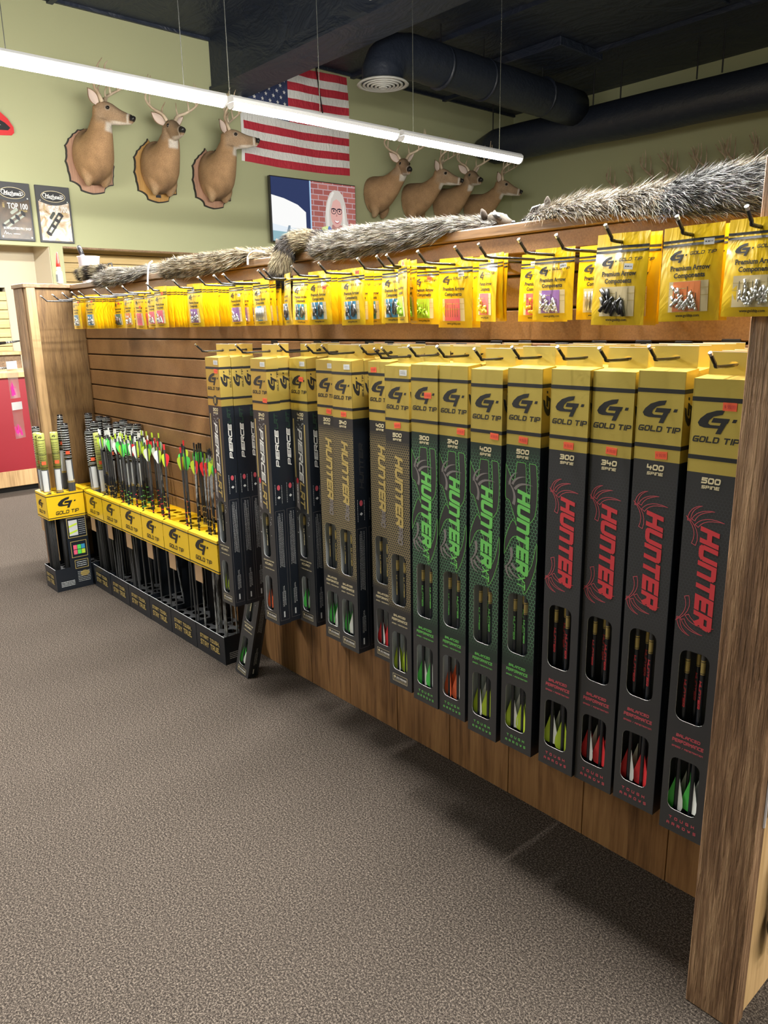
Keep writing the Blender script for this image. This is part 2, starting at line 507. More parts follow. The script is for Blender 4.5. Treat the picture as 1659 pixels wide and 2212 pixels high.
def raw_strokes(text, h, cw, t, slant=0.0, gap=0.35):
    """block lettering of height h, letter width cw, stroke t. Returns (verts2d, faces, length)"""
    vs, fs = [], []
    x0 = 0.0
    e = t / 2
    for ch in text:
        if ch == ' ':
            x0 += cw * 0.6; continue
        narrow = ch in 'I.,'
        for pl in GL.get(ch, []):
            pts = [(e + p[0] / 4 * (cw - t), e + p[1] / 6 * (h - t)) for p in pl]
            for i in range(len(pts) - 1):
                a = np.array(pts[i]); b = np.array(pts[i + 1]); d = b - a
                L = np.linalg.norm(d)
                if L < 1e-9: continue
                d /= L; nrm = np.array([-d[1], d[0]]) * e
                ax_al = abs(d[0]) < 1e-6 or abs(d[1]) < 1e-6
                ext = e if ax_al else e * 0.35
                if ax_al and i > 0 and not (abs((a - np.array(pts[i - 1]))[0]) < 1e-6 or abs((a - np.array(pts[i - 1]))[1]) < 1e-6): exa = 0
                else: exa = ext
                if ax_al and i < len(pts) - 2 and not (abs((np.array(pts[i + 2]) - b)[0]) < 1e-6 or abs((np.array(pts[i + 2]) - b)[1]) < 1e-6): exb = 0
                else: exb = ext
                a = a - d * exa; b = b + d * exb
                k = len(vs)
                for q in (a - nrm, b - nrm, b + nrm, a + nrm):
                    vs.append((x0 + q[0] + q[1] * slant, q[1]))
                fs.append((k, k + 1, k + 2, k + 3))
        x0 += (t * 1.3 if narrow else cw) + gap * t
    return vs, fs, x0 - gap * t


_fc = {}


def font_shape(text, size, bold=0.0, shear=0.0, xs=1.0):
    key = (text, size, bold, shear, xs)
    if key not in _fc:
        cu = bpy.data.curves.new('txt', 'FONT')
        cu.body = text; cu.size = size; cu.offset = bold * size; cu.shear = shear
        cu.resolution_u = 2; cu.align_x = 'CENTER'; cu.fill_mode = 'FRONT'
        ob = bpy.data.objects.new('txt', cu)
        COL.objects.link(ob)
        bpy.context.view_layer.update()
        me = bpy.data.meshes.new_from_object(ob.evaluated_get(bpy.context.evaluated_depsgraph_get()))
        _fc[key] = ([(v.co.x * xs, v.co.y) for v in me.vertices], [tuple(p.vertices) for p in me.polygons])
        bpy.data.objects.remove(ob); bpy.data.meshes.remove(me); bpy.data.curves.remove(cu)
    return _fc[key]


# pre-build the typeset words while the scene is still empty
for args in (('Premium Arrow', 0.0105, 0.032, 0, 1.0), ('Components', 0.0105, 0.032, 0, 1.0), ('www.goldtip.com', 0.006, 0.02, 0, 1.0),
             ('Mathews', 0.075, 0.02, 0.35, 1.0), ('TOP 100', 0.075, 0.02, 0, 0.72), ('BOWHUNTERS PRO SHOP', 0.032, 0.02, 0, 0.72),
             ('2021', 0.03, 0.02, 0, 1.0), ('RETAILER', 0.022, 0.01, 0, 1.0), ('sh', 0.055, 0.01, 0, 1.0), ('x-cutter', 0.009, 0.0, 0.2, 1.0)):
    font_shape(*args)

LOGO_G = [(.673, .61), (.46, .585), (.22, .50), (.063, .366), (0, .254), (.05, .17), (.17, .137), (.537, .137), (.575, .215), (.33, .215),
          (.265, .25), (.29, .33), (.40, .43), (.62, .488)]
LOGO_T = [(.40, .40), (.815, .40), (.765, .28), (.745, .28), (.61, 0), (.478, 0), (.60, .28), (.35, .28)]
LOGO_D = [(.87, .31), (.965, .31), (1.0, .395), (.905, .395)]


def add_logo(mb, fn, x, y, wd, mi=0):
    for P in (LOGO_G, LOGO_T, LOGO_D):
        mb.poly([[(x + a * wd, y + b * wd) for a, b in P]], fn, mi)


def add_strokes(mb, fn, text, x, y, h, cw, t, slant=0.0, gap=0.35, mi=0, fit=None, center=False):
    vs, fs, L = strokes(text, h, cw, t, slant, gap)
    k = fit / L if fit else 1.0
    off = -L * k / 2 if center else 0.0
    mb.add([fn(x + off + u * k, y + v) for u, v in vs], fs, mi)


def rrect(x0, x1, y0, y1, r, n=4):
    out = []
    for cx, cy, a0 in ((x1 - r, y0 + r, -PI / 2), (x1 - r, y1 - r, 0), (x0 + r, y1 - r, PI / 2), (x0 + r, y0 + r, PI)):
        for i in range(n + 1):
            a = a0 + PI / 2 * i / n
            out.append((cx + r * math.cos(a), cy + r * math.sin(a)))
    return out


def outline(pts, wd, closed=True):
    """flat mitred ribbon along a 2D polyline: list of quads"""
    P = []
    for p in pts:
        if not P or (p[0] - P[-1][0]) ** 2 + (p[1] - P[-1][1]) ** 2 > 1e-14: P.append((float(p[0]), float(p[1])))
    if closed and len(P) > 2 and (P[0][0] - P[-1][0]) ** 2 + (P[0][1] - P[-1][1]) ** 2 < 1e-14: P.pop()
    n = len(P); L, Rr = [], []
    for i in range(n):
        a = P[i - 1] if (closed or i > 0) else None
        c = P[(i + 1) % n] if (closed or i < n - 1) else None
        d1 = np.array(P[i]) - np.array(a) if a else None; d2 = np.array(c) - np.array(P[i]) if c else None
        if d1 is None: d1 = d2
        if d2 is None: d2 = d1
        d1 = d1 / np.linalg.norm(d1); d2 = d2 / np.linalg.norm(d2)
        n1 = np.array([-d1[1], d1[0]]); n2 = np.array([-d2[1], d2[0]]); m_ = n1 + n2
        q = np.linalg.norm(m_)
        m_ = n1 if q < .3 else m_ / q / max(.45, (m_ / q) @ n1)
        L.append(tuple(np.array(P[i]) + m_ * wd / 2)); Rr.append(tuple(np.array(P[i]) - m_ * wd / 2))
    return [[Rr[i], Rr[(i + 1) % n], L[(i + 1) % n], L[i]] for i in range(n if closed else n - 1)]


def add_outline(mb, fn, pts, wd, closed=True, mi=0):
    for q in outline(pts, wd, closed):
        mb.add([fn(u, v) for u, v in q], [(0, 1, 2, 3)], mi)


def blade(p0, p1, p2, w0, n=7):
    """a curved tapering tine outline from p0 (wide) over p1 to the tip p2"""
    p0, p1, p2 = (np.array(p, float) for p in (p0, p1, p2))
    L, R = [], []
    for i in range(n):
        u = i / (n - 1)
        p = (1 - u) ** 2 * p0 + 2 * u * (1 - u) * p1 + u * u * p2
        d = 2 * (1 - u) * (p1 - p0) + 2 * u * (p2 - p1); d /= np.linalg.norm(d) + 1e-9
        nr = np.array([-d[1], d[0]]) * w0 * (1 - u) ** 0.7 / 2
        L.append(tuple(p + nr)); R.append(tuple(p - nr))
    return L + R[::-1][1:]

# ------------------------------------------------------------------ room shell
WX, WY, CZ = -8.4, 10.2, 4.43
XR, YF = 5.0, -6.0
mb = MB(); mb.box(-10, XR + .2, YF - .2, WY + .2, -0.1, 0); struct('floor', mb.mesh('floor', 'carpet'))
mb = MB(); mb.box(-10, XR + .2, YF - .2, WY + .2, CZ, CZ + .15); ceil = struct('ceiling', mb.mesh('ceiling', 'ceil'))
mb = MB(); mb.box(-10, XR + .2, WY, WY + .2, 0, CZ); struct('wall_back', mb.mesh('wall_back', 'sage'))
mb = MB(); mb.box(XR, XR + .2, YF, WY, 0, CZ); struct('wall_right', mb.mesh('wall_right', 'sage'))
mb = MB(); mb.box(-10, XR, YF - .2, YF, 0, CZ); struct('wall_front', mb.mesh('wall_front', 'sage'))
# left wall: solid above 2.12 m, recesses below with a pillar between them
mb = MB()
mb.box(WX - .1, WX, YF, WY, 2.125, CZ)
mb.box(WX - .55, WX - .1, 2.99, 7.6, 2.30, 2.34)
mb.box(WX - .5, WX, 2.86, 2.99, 0, 2.125)
mb.box(WX - .2, WX, 7.6, WY, 0, 2.125)
wl = struct('wall_left', mb.mesh('wall_left', 'sage'))
mb = MB()
mb.box(WX - 1.5, WX - 1.4, YF, 2.99, 0, 2.32)          # back of the recess
mb.box(WX - 1.4, WX - .015, 2.853, 2.859, 0, 2.32)         # its return
mb.box(WX - .62, WX - .5, 2.52, 2.86, 0, 2.32)
mb.box(WX - 1.5, WX - .1, YF, 2.99, 2.30, 2.34)
obj('recess_lining', mb.mesh('recess_lining', 'cream'), wl)
mb = MB(); mb.box(WX - 1.4, WX - .5, YF, 2.52, 1.74, 2.32)
obj('recess_shelf', mb.mesh('recess_shelf', 'cream'), wl)
for k in range(8):
    z0 = 0.95 + k * 0.094
    mb = MB(); mb.bbox(WX - .50, WX - .48, -1.5, 2.515, z0, z0 + .088, 0, 0.003)
    obj('slat', mb.mesh('slat', 'pine'), wl)
for k in range(9):
    z1 = 2.215 - k * 0.1025
    mb = MB(); mb.bbox(WX - .50, WX - .475, 2.99, 7.6, z1 - .096, z1, 0, 0.003)
    obj('slat', mb.mesh('slat', 'pine'), wl)
mb = MB(); mb.box(WX - .52, WX - .50, 2.99, 7.6, 0, 2.30); obj('slat_backing', mb.mesh('slat_backing', 'groove'), wl)
mb = MB(); mb.box(WX - .1, WX + .004, 2.99, 7.6, 2.118, 2.135); obj('recess_trim', mb.mesh('recess_trim', 'wood_cap'), wl)
mb = MB(); mb.box(WX, WX + .02, 2.99, WY, 0, .1); struct('baseboard_left', mb.mesh('baseboard_left', 'wood_cap'))
# ceiling tie between wall and ceiling, deep beam, dark opening
mb = MB(); mb.box(WX, WX + .035, YF, WY, CZ - .03, CZ); struct('trim_1', mb.mesh('trim_1', 'ceil'))
mb = MB()
mb.box(WX, XR, 4.86, 5.10, 3.93, CZ)
mb.box(WX, XR, 4.83, 5.32, 3.905, 3.935)
struct('trim_2', mb.mesh('trim_2', 'ceil'))
mb = MB()
for y in (1.4, 3.1, 6.9, 8.6):
    mb.box(WX, XR, y, y + .06, CZ - .05, CZ)
struct('trim_3', mb.mesh('trim_3', 'ceil'))
# black panels of insulation under the deck
for (x0, x1, y0, y1, dz) in ((-6.9, -5.85, 7.9, 8.75, .10), (-5.5, -4.0, 5.5, 6.85, .03), (-3.9, -2.3, 5.5, 6.85, .045), (-5.6, -4.2, 7.0, 8.5, .03), (-8.2, -7.0, 7.0, 8.5, .04), (-4.1, -2.6, 7.0, 8.5, .03)):
    mb = MB(); mb.bbox(x0, x1, y0, y1, CZ - dz, CZ, 0, 0.01); obj('ceiling_panel', mb.mesh('ceiling_panel', 'ceil'), ceil)


def lerp(a, b, t_): return a + (b - a) * t_


# ------------------------------------------------------------------ ducts
mb = MB()
pts = [(-8.3, 9.3, 3.82)] + [(x, 9.3 + .01 * math.sin(x * 3), 3.80 - .012 * (x + 8)) for x in np.linspace(-8.0, XR - .02, 26)]
mb.tube(pts, [.13] + [.235 + .006 * math.sin(i * 1.7) for i in range(26)], 20)
du = thing('ceiling_duct', 'large black round duct running along the back wall under the ceiling', 'duct', (0, 0, 0))
obj('duct_tube', mb.mesh('duct_tube', 'duct', True), du)
for x in (-8.0, -6.3, -5.9, -4.9, -4.6):
    mb = MB(); mb.tube([(x, 9.25, 4.0), (x, 9.25, CZ)], .009, 6); obj('hanger_rod', mb.mesh('hanger_rod', 'black'), du)
du = thing('ceiling_duct', 'black branch duct with an elbow that turns down to a round grille', 'duct', (0, 0, 0))
mb = MB()
pts = [(-6.47, 9.1, 3.98), (-6.47, 8.0, 4.0), (-6.47, 7.2, 4.01), (-6.47, 6.5, 4.02), (-6.47, 6.15, 4.02), (-6.47, 5.92, 3.98), (-6.47, 5.80, 3.90), (-6.47, 5.75, 3.80), (-6.47, 5.75, 3.70)]
mb.tube([tuple(p) for p in spline(pts, 26)], [.215 + .004 * math.sin(i * 2.1) for i in range(26)], 20)
obj('duct_tube', mb.mesh('duct_tube', 'duct', True), du)
for y in (6.6, 7.3, 8.4):
    mb = MB(); mb.tube([(-6.47, y, 4.1), (-6.47, y, CZ)], .008, 6); obj('hanger_rod', mb.mesh('hanger_rod', 'black'), du)
    mb = MB(); mb.tube([(-6.47, y + d, 4.005) for d in (-.015, .015)], [.226, .226], 20); obj('strap', mb.mesh('strap', 'duct', True), du)
va = thing('air_diffuser', 'round pale ringed air grille under the black duct elbow', 'vent', (-6.47, 5.75, 3.70))
for k, r in enumerate((.25, .205, .165, .125, .085, .045)):
    mb = MB()
    z = -.012 - .006 * k
    rr = [[(q * math.cos(2 * PI * i / 28), q * math.sin(2 * PI * i / 28), zz) for i in range(28)] for q, zz in
          ((r - .018, z + .012), (r, z + .022), (r + (.02 if k == 0 else .004), z), (r - .012, z - .004), (r - .022, z + .006))]
    mb.rings(rr, 0, False); obj('ring', mb.mesh('ring', 'vent', True), va)
mb = MB(); mb.tube([(0, 0, -.002), (0, 0, -.004)], .2, 24); obj('throat', mb.mesh('throat', 'black'), va)

# ------------------------------------------------------------------ LED fixtures: rows of 1.22 m lengths hung on wires
SEG = 1.243
_fx = {}


def fixture(x, y, z, label, wires=((.1, .0), (1.14, .0))):
    if not _fx:
        mb = MB()                                   # housing: shallow inverted tray
        prof = [(-.036, -.002), (-.036, .018), (-.018, .034), (.018, .034), (.036, .018), (.036, -.002)]
        mb.add([(a, 0, b) for a, b in prof] + [(a, SEG - .004, b) for a, b in prof],
               [(i, i + 6, (i + 1) % 6 + 6, (i + 1) % 6) for i in range(5)] + [tuple(range(6)), tuple(range(11, 5, -1))])
        _fx['h'] = mb.mesh('housing', 'fixture')
        mb = MB()
        pr = [(.034 * math.cos(a), -.002 - .032 * math.sin(a)) for a in np.linspace(0, PI, 9)]
        n = len(pr)
        mb.add([(a, .012, b) for a, b in pr] + [(a, SEG - .016, b) for a, b in pr], [(i, i + 1, i + 1 + n, i + n) for i in range(n - 1)])
        _fx['d'] = mb.mesh('diffuser', 'led', True)
        for q, y0 in enumerate((0.0, SEG - .016)):
            mb = MB()
            mb.add([(a * 1.06, yy, b * 1.06) for yy in (y0, y0 + .012) for a, b in pr],
                   [tuple(range(n)), tuple(range(2 * n - 1, n - 1, -1))] + [(i, i + n, i + 1 + n, i + 1) for i in range(n - 1)])
            _fx['e%d' % q] = mb.mesh('end_cap', 'fixture')
    f = thing('led_strip_light', label, 'light fixture', (x, y, z))
    obj('housing', _fx['h'], f); obj('diffuser', _fx['d'], f); obj('end_cap', _fx['e0'], f); obj('end_cap', _fx['e1'], f)
    for yy, dx in wires:
        mb = MB(); mb.tube([(0, yy, .03), (dx, yy, CZ - z)], .0022, 5); obj('suspension_wire', mb.mesh('suspension_wire', 'chrome'), f)
    return f


FZ = 2.5
for k, nm in enumerate(('leftmost length of the long lit strip light, running out of frame', 'middle length of the long lit strip light, across the flag canton',
                        'far right length of the long lit strip light, over the unplaqued deer')):
    fixture(-4.0, 1.15 + k * 1.275, FZ, nm, ((.12, .0), (1.0, .0)) if k != 1 else ((.0, .0), (.62, 0)))
_row = 0
for rx, ry, n_, where in ((-1.7, .90, 1, 'above the middle of the display gondola'), (-2.4, .85, 1, 'above the hanging striped boxes, added for carpet light'), (-1.0, .88, 1, 'above the red-lettered boxes'),  # unseen rows: some read off shadows, others added to brighten carpet and boxes
                          (-1.15, 2.0, 1, 'above the aisle behind the largest pelt'), (1.7, 1.2, 2, 'right of the near post'), (-4.0, -2.2, 1, 'over the left aisle, added as frontal fill'),  # the left aisle row is an added frontal fill
                          (-6.8, -.6, 2, 'above the red counter')):
    for k in range(n_):
        fixture(rx, ry + k * SEG, FZ, 'unseen strip light hung outside the frame %s%s' % (where, (', nearer length' if k == 0 else ', farther length') if n_ > 1 else ''))['group'] = 'strip lights outside the frame'

# ------------------------------------------------------------------ display gondola
G = thing('display_gondola', 'long brown slatwall display gondola with rough wooden end posts', 'display rack', (-2.3, 1.5, 0))


def gpart(name, mb, m, smooth=False, label=None):
    o = obj(name, mb.mesh(name, m, smooth), G, (2.3, -1.5, 0))
    if label: o['label'] = label
    return o


XL, XN = -4.035, -0.535            # inside faces at the far and near end
GY = 1.502
zs = [0.40 + 0.0771 * k for k in range(15)]
for k in range(14):
    z0, z1 = zs[k] + .006, zs[k + 1]
    if k >= 13: z1 = 1.455
    mb = MB(); mb.bbox(XL, XN + .02, GY, GY + .018, z0, z1, 0, .0025); gpart('slat', mb, 'slat')
mb = MB(); mb.box(XL, XN, GY + .019, GY + .03, 0, 1.49); gpart('slat_backing', mb, 'groove')
x = XL
k = 0
while x < XN - .02:
    wdt = min(.236 + .01 * math.sin(k * 2.2), XN + .02 - x)
    mb = MB(); mb.bbox(x + .0008, x + wdt - .0008, GY, GY + .018, 0, .40, 0, .0012); gpart('plank', mb, 'wood_plank'); x += wdt; k += 1
mb = MB(); mb.bbox(XL - .1, XN + .01, 1.443, 1.83, 1.493, 1.518, 0, .003); gpart('top_board', mb, 'wood_cap')
mb = MB(); mb.bbox(XL, XN + .01, 1.455, GY + .02, 1.452, 1.492, 0, .002); gpart('front_rail', mb, 'slat')
mb = MB(); mb.box(XL, XN, 1.79, 1.82, 0, 1.49); gpart('rear_panel', mb, 'wood_panel')
# far end: post board facing the aisle, light edge, recessed panel, cap
mb = MB(); mb.bbox(-4.195, -4.055, 1.225, 1.245, 0, 1.50, 0, .002); gpart('end_post', mb, 'wood_post')
mb = MB(); mb.bbox(-4.053, -4.035 + .022, 1.231, 1.272, 0, 1.50, 0, .001); gpart('post_edge_strip', mb, 'wood_edge', label='light sawn edge strip of the far end post')
mb = MB(); mb.bbox(-4.06, -4.032, 1.272, 1.80, 0, 1.50, 0, .001); gpart('end_panel', mb, 'wood_panel')
mb = MB(); mb.bbox(-4.2, -4.01, 1.218, 1.83, 1.50, 1.52, 0, .002); gpart('end_cap', mb, 'wood_cap')
mb = MB(); mb.bbox(-4.19, -4.06, 1.25, 1.80, 0, 1.49, 0, .002); gpart('end_core', mb, 'wood_panel')
# near end: rough post board, light edge and outer panel
mb = MB(); mb.bbox(-0.535, -0.441, 1.231, 1.272, 0, 1.532, 0, .002); gpart('end_post', mb, 'wood_post', label='rough dark brown near end post')
mb = MB(); mb.bbox(-0.53, -0.452, 1.272, 1.82, 0, 1.53, 0, .001); gpart('end_panel', mb, 'wood_edge', label='pale plywood outer face of the near end')
mb = MB(); mb.bbox(-0.4515, -0.447, 1.274, 1.80, 0, 1.52, 0, .0005); gpart('panel_face', mb, 'wood_edge')

# ------------------------------------------------------------------ counter and things at the far left
ct = thing('sales_counter', 'dark red counter with a pale wooden top and base behind the far post', 'counter', (-6.9, 0.5, 0))
CX = -6.62
mb = MB(); mb.box(CX - .6, CX, -2.5, 2.35, .18, .93); obj('front_panel', mb.mesh('front_panel', 'red_counter'), ct, (6.9, -.5, 0))
mb = MB(); mb.bbox(CX - .62, CX + .03, -2.5, 2.37, .93, .975, 0, .004); obj('counter_top', mb.mesh('counter_top', 'wood_edge'), ct, (6.9, -.5, 0))
mb = MB(); mb.bbox(CX - .6, CX + .012, -2.5, 2.36, .05, .18, 0, .003); obj('base_trim', mb.mesh('base_trim', 'wood_edge'), ct, (6.9, -.5, 0))
mb = MB(); mb.box(CX - .58, CX - .05, -2.5, 2.33, 0, .05); obj('plinth', mb.mesh('plinth', 'black'), ct, (6.9, -.5, 0))
fnc = lambda u, v: (CX + .002, u, v)
mb = MB()
sh = [(1.30, .86), (1.58, .86), (1.64, .80), (1.645, .66), (1.62, .58), (1.50, .555), (1.30, .555)]
add_outline(mb, fnc, sh, .012)
add_outline(mb, fnc, [(1.40, .705), (1.645, .705)], .01, False)
add_strokes(mb, fnc, 'T', 1.575, .625, .055, .055, .016, .1)
add_strokes(mb, fnc, 'O', 1.54, .40, .05, .07, .017, .2)
for r in (.075, .055):
    add_outline(mb, fnc, [(1.555 + r * math.cos(a), .50 + r * .8 * math.sin(a)) for a in np.linspace(0, 2 * PI, 25)[:-1]], .008)
obj('logo', mb.mesh('logo', 'white'), ct, (6.9, -.5, 0))


def bow(label, loc, rot):
    b = thing('compound_bow', label, 'bow', loc, rot)
    mb = MB(); mb.tube([(0, -.28, 0), (.03, -.16, 0), (.0, -.05, 0), (-.03, 0, 0), (.0, .06, 0), (.03, .17, 0), (0, .28, 0)], [.014, .018, .014, .019, .014, .018, .014], 8)
    obj('riser', mb.mesh('riser', 'black', True), b)
    for s in (-1, 1):
        mb = MB(); mb.tube([(0, s * .28, 0), (-.04, s * .38, 0), (-.1, s * .46, 0)], [.014, .012, .009], 6); obj('limb', mb.mesh('limb', 'camo_shaft', True), b)
        mb = MB(); mb.tube([(-.11, s * .46, -.006), (-.11, s * .46, .006)], .035, 14); obj('cam_wheel', mb.mesh('cam_wheel', 'black'), b)
    mb = MB(); mb.tube([(-.13, -.46, 0), (-.13, .46, 0)], .002, 4); obj('string', mb.mesh('string', 'offwhite'), b)
    return b


bow('black compound bow lying on the pale counter top beside the cream pillar', (-6.85, 1.45, .995), (0, 0, 0))
bow('second bow behind it, propped on the small shelf by the orange slats', (-8.2, 2.0, 1.165), (.06, 0, .2))
bow('bow hanging high on the orange slats at the left frame edge', (-8.80, 2.02, 1.60), (PI / 2, 0, PI / 2))
sh_ = thing('counter_shelf', 'low brown shelf under the propped bow at the left edge', 'shelf', (-8.2, 1.0, 0))
mb = MB(); mb.bbox(-.3, .25, -2, 1.35, 1.07, 1.10, 0, .003); obj('shelf_board', mb.mesh('shelf_board', 'wood_edge'), sh_)
mb = MB(); mb.bbox(-.3, .2, -2, 1.33, 0, 1.068, 0, .003); obj('shelf_body', mb.mesh('shelf_body', 'wood_cap'), sh_)

# pink feather packs on the outside of the far end
for k, (z, lb) in enumerate(((.955, 'upper clear pack of pink feathers hanging behind the far end post'), (.745, 'lower clear pack of bright pink feathers behind the far end post'))):
    p = thing('feather_pack', lb, 'packet', (-4.27, 1.195, z), (0, 0, .6))
    mb = MB()
    vs = []
    for j in range(9):
        for i in range(5):
            u = i / 4 - .5; q = j / 8
            vs.append((-.006 - .012 * math.cos(u * PI) * math.sin(q * PI) + .003 * mnoise.noise((i * 2.1, j * 1.3, k)), u * .075, q * .19))
    mb.add(vs, [(j * 5 + i, j * 5 + i + 1, (j + 1) * 5 + i + 1, (j + 1) * 5 + i) for j in range(8) for i in range(4)])
    obj('clear_pouch', mb.mesh('clear_pouch', 'cloudy', True), p)
    M.setdefault('pink', mat('pink_feather', (0.85, 0.03, 0.35), .6))
    for q in range(7):
        mb = MB(); a = random.uniform(-.5, .5)
        base = (-.008, random.uniform(-.022, .022), .012); tip = (-.012, base[1] + a * .03, .07 + random.uniform(-.01, .02))
        mb.poly([blade(base[1:], ((base[1] + tip[1]) / 2 + .006, .04), tip[1:], .016)], lambda u, v: (-.008 - .0012 * q, u, v))
        obj('feather', mb.mesh('feather', 'pink'), p)
    mb = MB(); mb.box(-.004, -.002, -.037, .037, .15, .19); obj('header_card', mb.mesh('header_card', 'offwhite'), p)
# wall emblem cut by the frame
e = thing('wall_emblem', 'red emblem with a white arrowhead outlined in black at the left frame edge', 'sign', (WX + .012, 2.43, 3.22))
mb = MB()
ov = [(-.5, .02), (-.3, .13), (-.02, .165), (.08, .135), (.17, .06), (.215, -.01), (.215, -.06), (.19, -.085), (.05, -.10), (-.5, -.12)]
mb.poly([ov], lambda u, v: (.012, u, v)); n = len(ov)
mb.add([(0, u, v) for u, v in ov] + [(.012, u, v) for u, v in ov], [(i, (i + 1) % n, (i + 1) % n + n, i + n) for i in range(n)])
M['sign_red'] = mat('sign_red', (0.55, 0.02, 0.025), .4)
obj('emblem_board', mb.mesh('emblem_board', 'sign_red'), e)
mb = MB(); mb.poly([[(-.5, .02), (-.1, .095), (.02, .075), (.14, .02), (.185, -.02), (.16, -.045), (-.02, -.06), (-.5, -.07)]], lambda u, v: (.0135, u, v)); obj('black_flash', mb.mesh('black_flash', 'black'), e)
mb = MB(); mb.poly([[(-.5, .0), (-.12, .07), (.10, -.005), (.08, -.012), (-.06, -.025), (-.5, -.035)]], lambda u, v: (.015, u, v)); obj('white_arrowhead', mb.mesh('white_arrowhead', 'white'), e)

# ------------------------------------------------------------------ posters
def imgmat(name, stops, scale, dist=1.5):
    m = mat(name, (.5, .5, .5), .25, coat=.3); t = NT(m)
    t.color(t.ramp(t.noise(t.coord(), scale, 3, .5, dist), stops)); return m


M['pos_dark'] = imgmat('dark_bokeh_print', [(.3, (.02, .014, .009)), (.75, (.15, .10, .065))], 5)
M['pos_light'] = imgmat('autumn_bokeh_print', [(.34, (.30, .17, .045)), (.62, (.82, .78, .74)), (.5, (.6, .48, .36))], 8)
M['pos_frame'] = mat('charcoal_board', (.035, .036, .042), .4)
for k, (y0, lb) in enumerate(((2.445 - .06, 'dark wall plaque reading TOP 100 with a brown photograph, cut by the frame'), (2.775, 'wall plaque reading TOP 100 with a pale autumn photograph'))):
    p = thing('wall_plaque', lb, 'plaque', (WX, y0, 2.163), (0, 0, 0))
    fn0 = lambda u, v: (.022, u, v); fn1 = lambda u, v: (.024, u, v); fn2 = lambda u, v: (.0252, u, v); fn3 = lambda u, v: (.0264, u, v)
    mb = MB(); mb.bbox(0, .021, 0, .34, 0, .545, 0, .004); obj('board', mb.mesh('board', 'pos_frame'), p)
    mb = MB(); arc = [(.02 + .30 * i / 12, .395 - .035 * math.sin(PI * i / 12)) for i in range(13)]
    mb.poly([[(.02, .02), (.32, .02)] + arc[::-1]], fn0); obj('photo_print', mb.mesh('photo_print', 'pos_light' if k else 'pos_dark'), p)
    el = [(.17 + .118 * math.cos(a), .445 + .052 * math.sin(a)) for a in np.linspace(0, 2 * PI, 33)[:-1]]
    mb = MB(); mb.poly([el], fn0); obj('logo_oval', mb.mesh('logo_oval', 'ink'), p)
    mb = MB(); add_outline(mb, fn1, el, .004); obj('oval_line', mb.mesh('oval_line', 'paleink'), p)
    mb = MB(); mb.shapes(font_shape('Mathews', .075, .02, .35), lambda u, v: (.0245, .168 + u * .62, .425 + v * .75))
    add_outline(mb, fn1, [(.08, .428), (.066, .452), (.08, .472), (.10, .466), (.098, .45)], .006, False)
    add_outline(mb, fn1, [(.235, .462), (.265, .46), (.272, .44), (.25, .424), (.2, .428), (.165, .415), (.13, .428), (.085, .426)], .005, False)
    obj('script_logo', mb.mesh('script_logo', 'white'), p)
    mb = MB(); mb.shapes(font_shape('TOP 100', .075, .02, 0, .72), lambda u, v: (.0245, .205 + u * .95, .30 + v)); obj('lettering', mb.mesh('lettering', 'white'), p)
    mb = MB(); mb.shapes(font_shape('2021', .03, .02), lambda u, v: (.0245, .082 - v * .8, .328 + u * .8)); mb.shapes(font_shape('RETAILER', .022, .01), lambda u, v: (.0245, .255 + u * .8, .277 + v)); obj('gold_lettering', mb.mesh('gold_lettering', 'goldink'), p)
    M.setdefault('bow_print', mat('bow_print_grey', (.30, .33, .28), .4)); M.setdefault('bow_print_dark', mat('bow_print_dark', (.035, .04, .03), .4))
    mb = MB()
    a0 = .62 if not k else .95
    rot = lambda u, v: (.17 + (u * math.cos(a0) - v * math.sin(a0)), (.19 if k else .2) + (u * math.sin(a0) + v * math.cos(a0)))
    for vv in (-.024, .016):
        mb.poly([[rot(*q) for q in rrect(-.12, .10, vv, vv + .018, .007)]], fn1)
    mb.poly([[rot(*q) for q in rrect(-.0, .085, .05, .08, .014)]], fn1)
    obj('bow_limbs_print', mb.mesh('bow_limbs_print', 'bow_print_dark' if k else 'bow_print'), p)
    mb = MB()
    for uu in (-.13, -.04, .03, .10):
        mb.poly([[rot(uu + .017 * math.cos(a), .004 + .032 * math.sin(a)) for a in np.linspace(0, 2 * PI, 11)[:-1]]], fn2)
    obj('bow_cams_print', mb.mesh('bow_cams_print', 'ink'), p)
    if not k:
        mb = MB(); mb.shapes(font_shape('BOWHUNTERS PRO SHOP', .032, .02, 0, .72), lambda u, v: (.0255, .18 + u * .95, .105 + v)); obj('shop_lettering', mb.mesh('shop_lettering', 'white'), p)
        mb = MB(); add_outline(mb, fn1, [(.05, .06), (.065, .09), (.07, .06), (.085, .075), (.09, .06), (.105, .066), (.12, .06)], .004, False); mb.poly([[(.135, .062), (.2, .062), (.2, .068), (.135, .068)]], fn1); obj('signature', mb.mesh('signature', 'white'), p)
    for (u, v) in ((.035, .035), (.305, .035), (.035, .40), (.305, .40)):
        mb = MB(); mb.tube([(.02, u, v), (.03, u, v)], .0075, 10); obj('stud', mb.mesh('stud', 'chrome'), p)

# ------------------------------------------------------------------ flag
FL = thing('flag', 'United States flag pinned flat on the wall above the television', 'flag', (WX, 5.24, 3.205))
FW, FH = 1.60, 1.175
M['flag_red'] = mat('flag_red', (.47, .025, .045), .7); M['flag_white'] = mat('flag_white', (.72, .71, .69), .7); M['flag_blue'] = mat('flag_blue', (.03, .045, .12), .7)
for k_ in ('flag_red', 'flag_white', 'flag_blue'):
    t = NT(M[k_]); t.bump(t.noise(t.coord((1, 6, 2.5)), 4, 3, .5, .7), .5, .03)


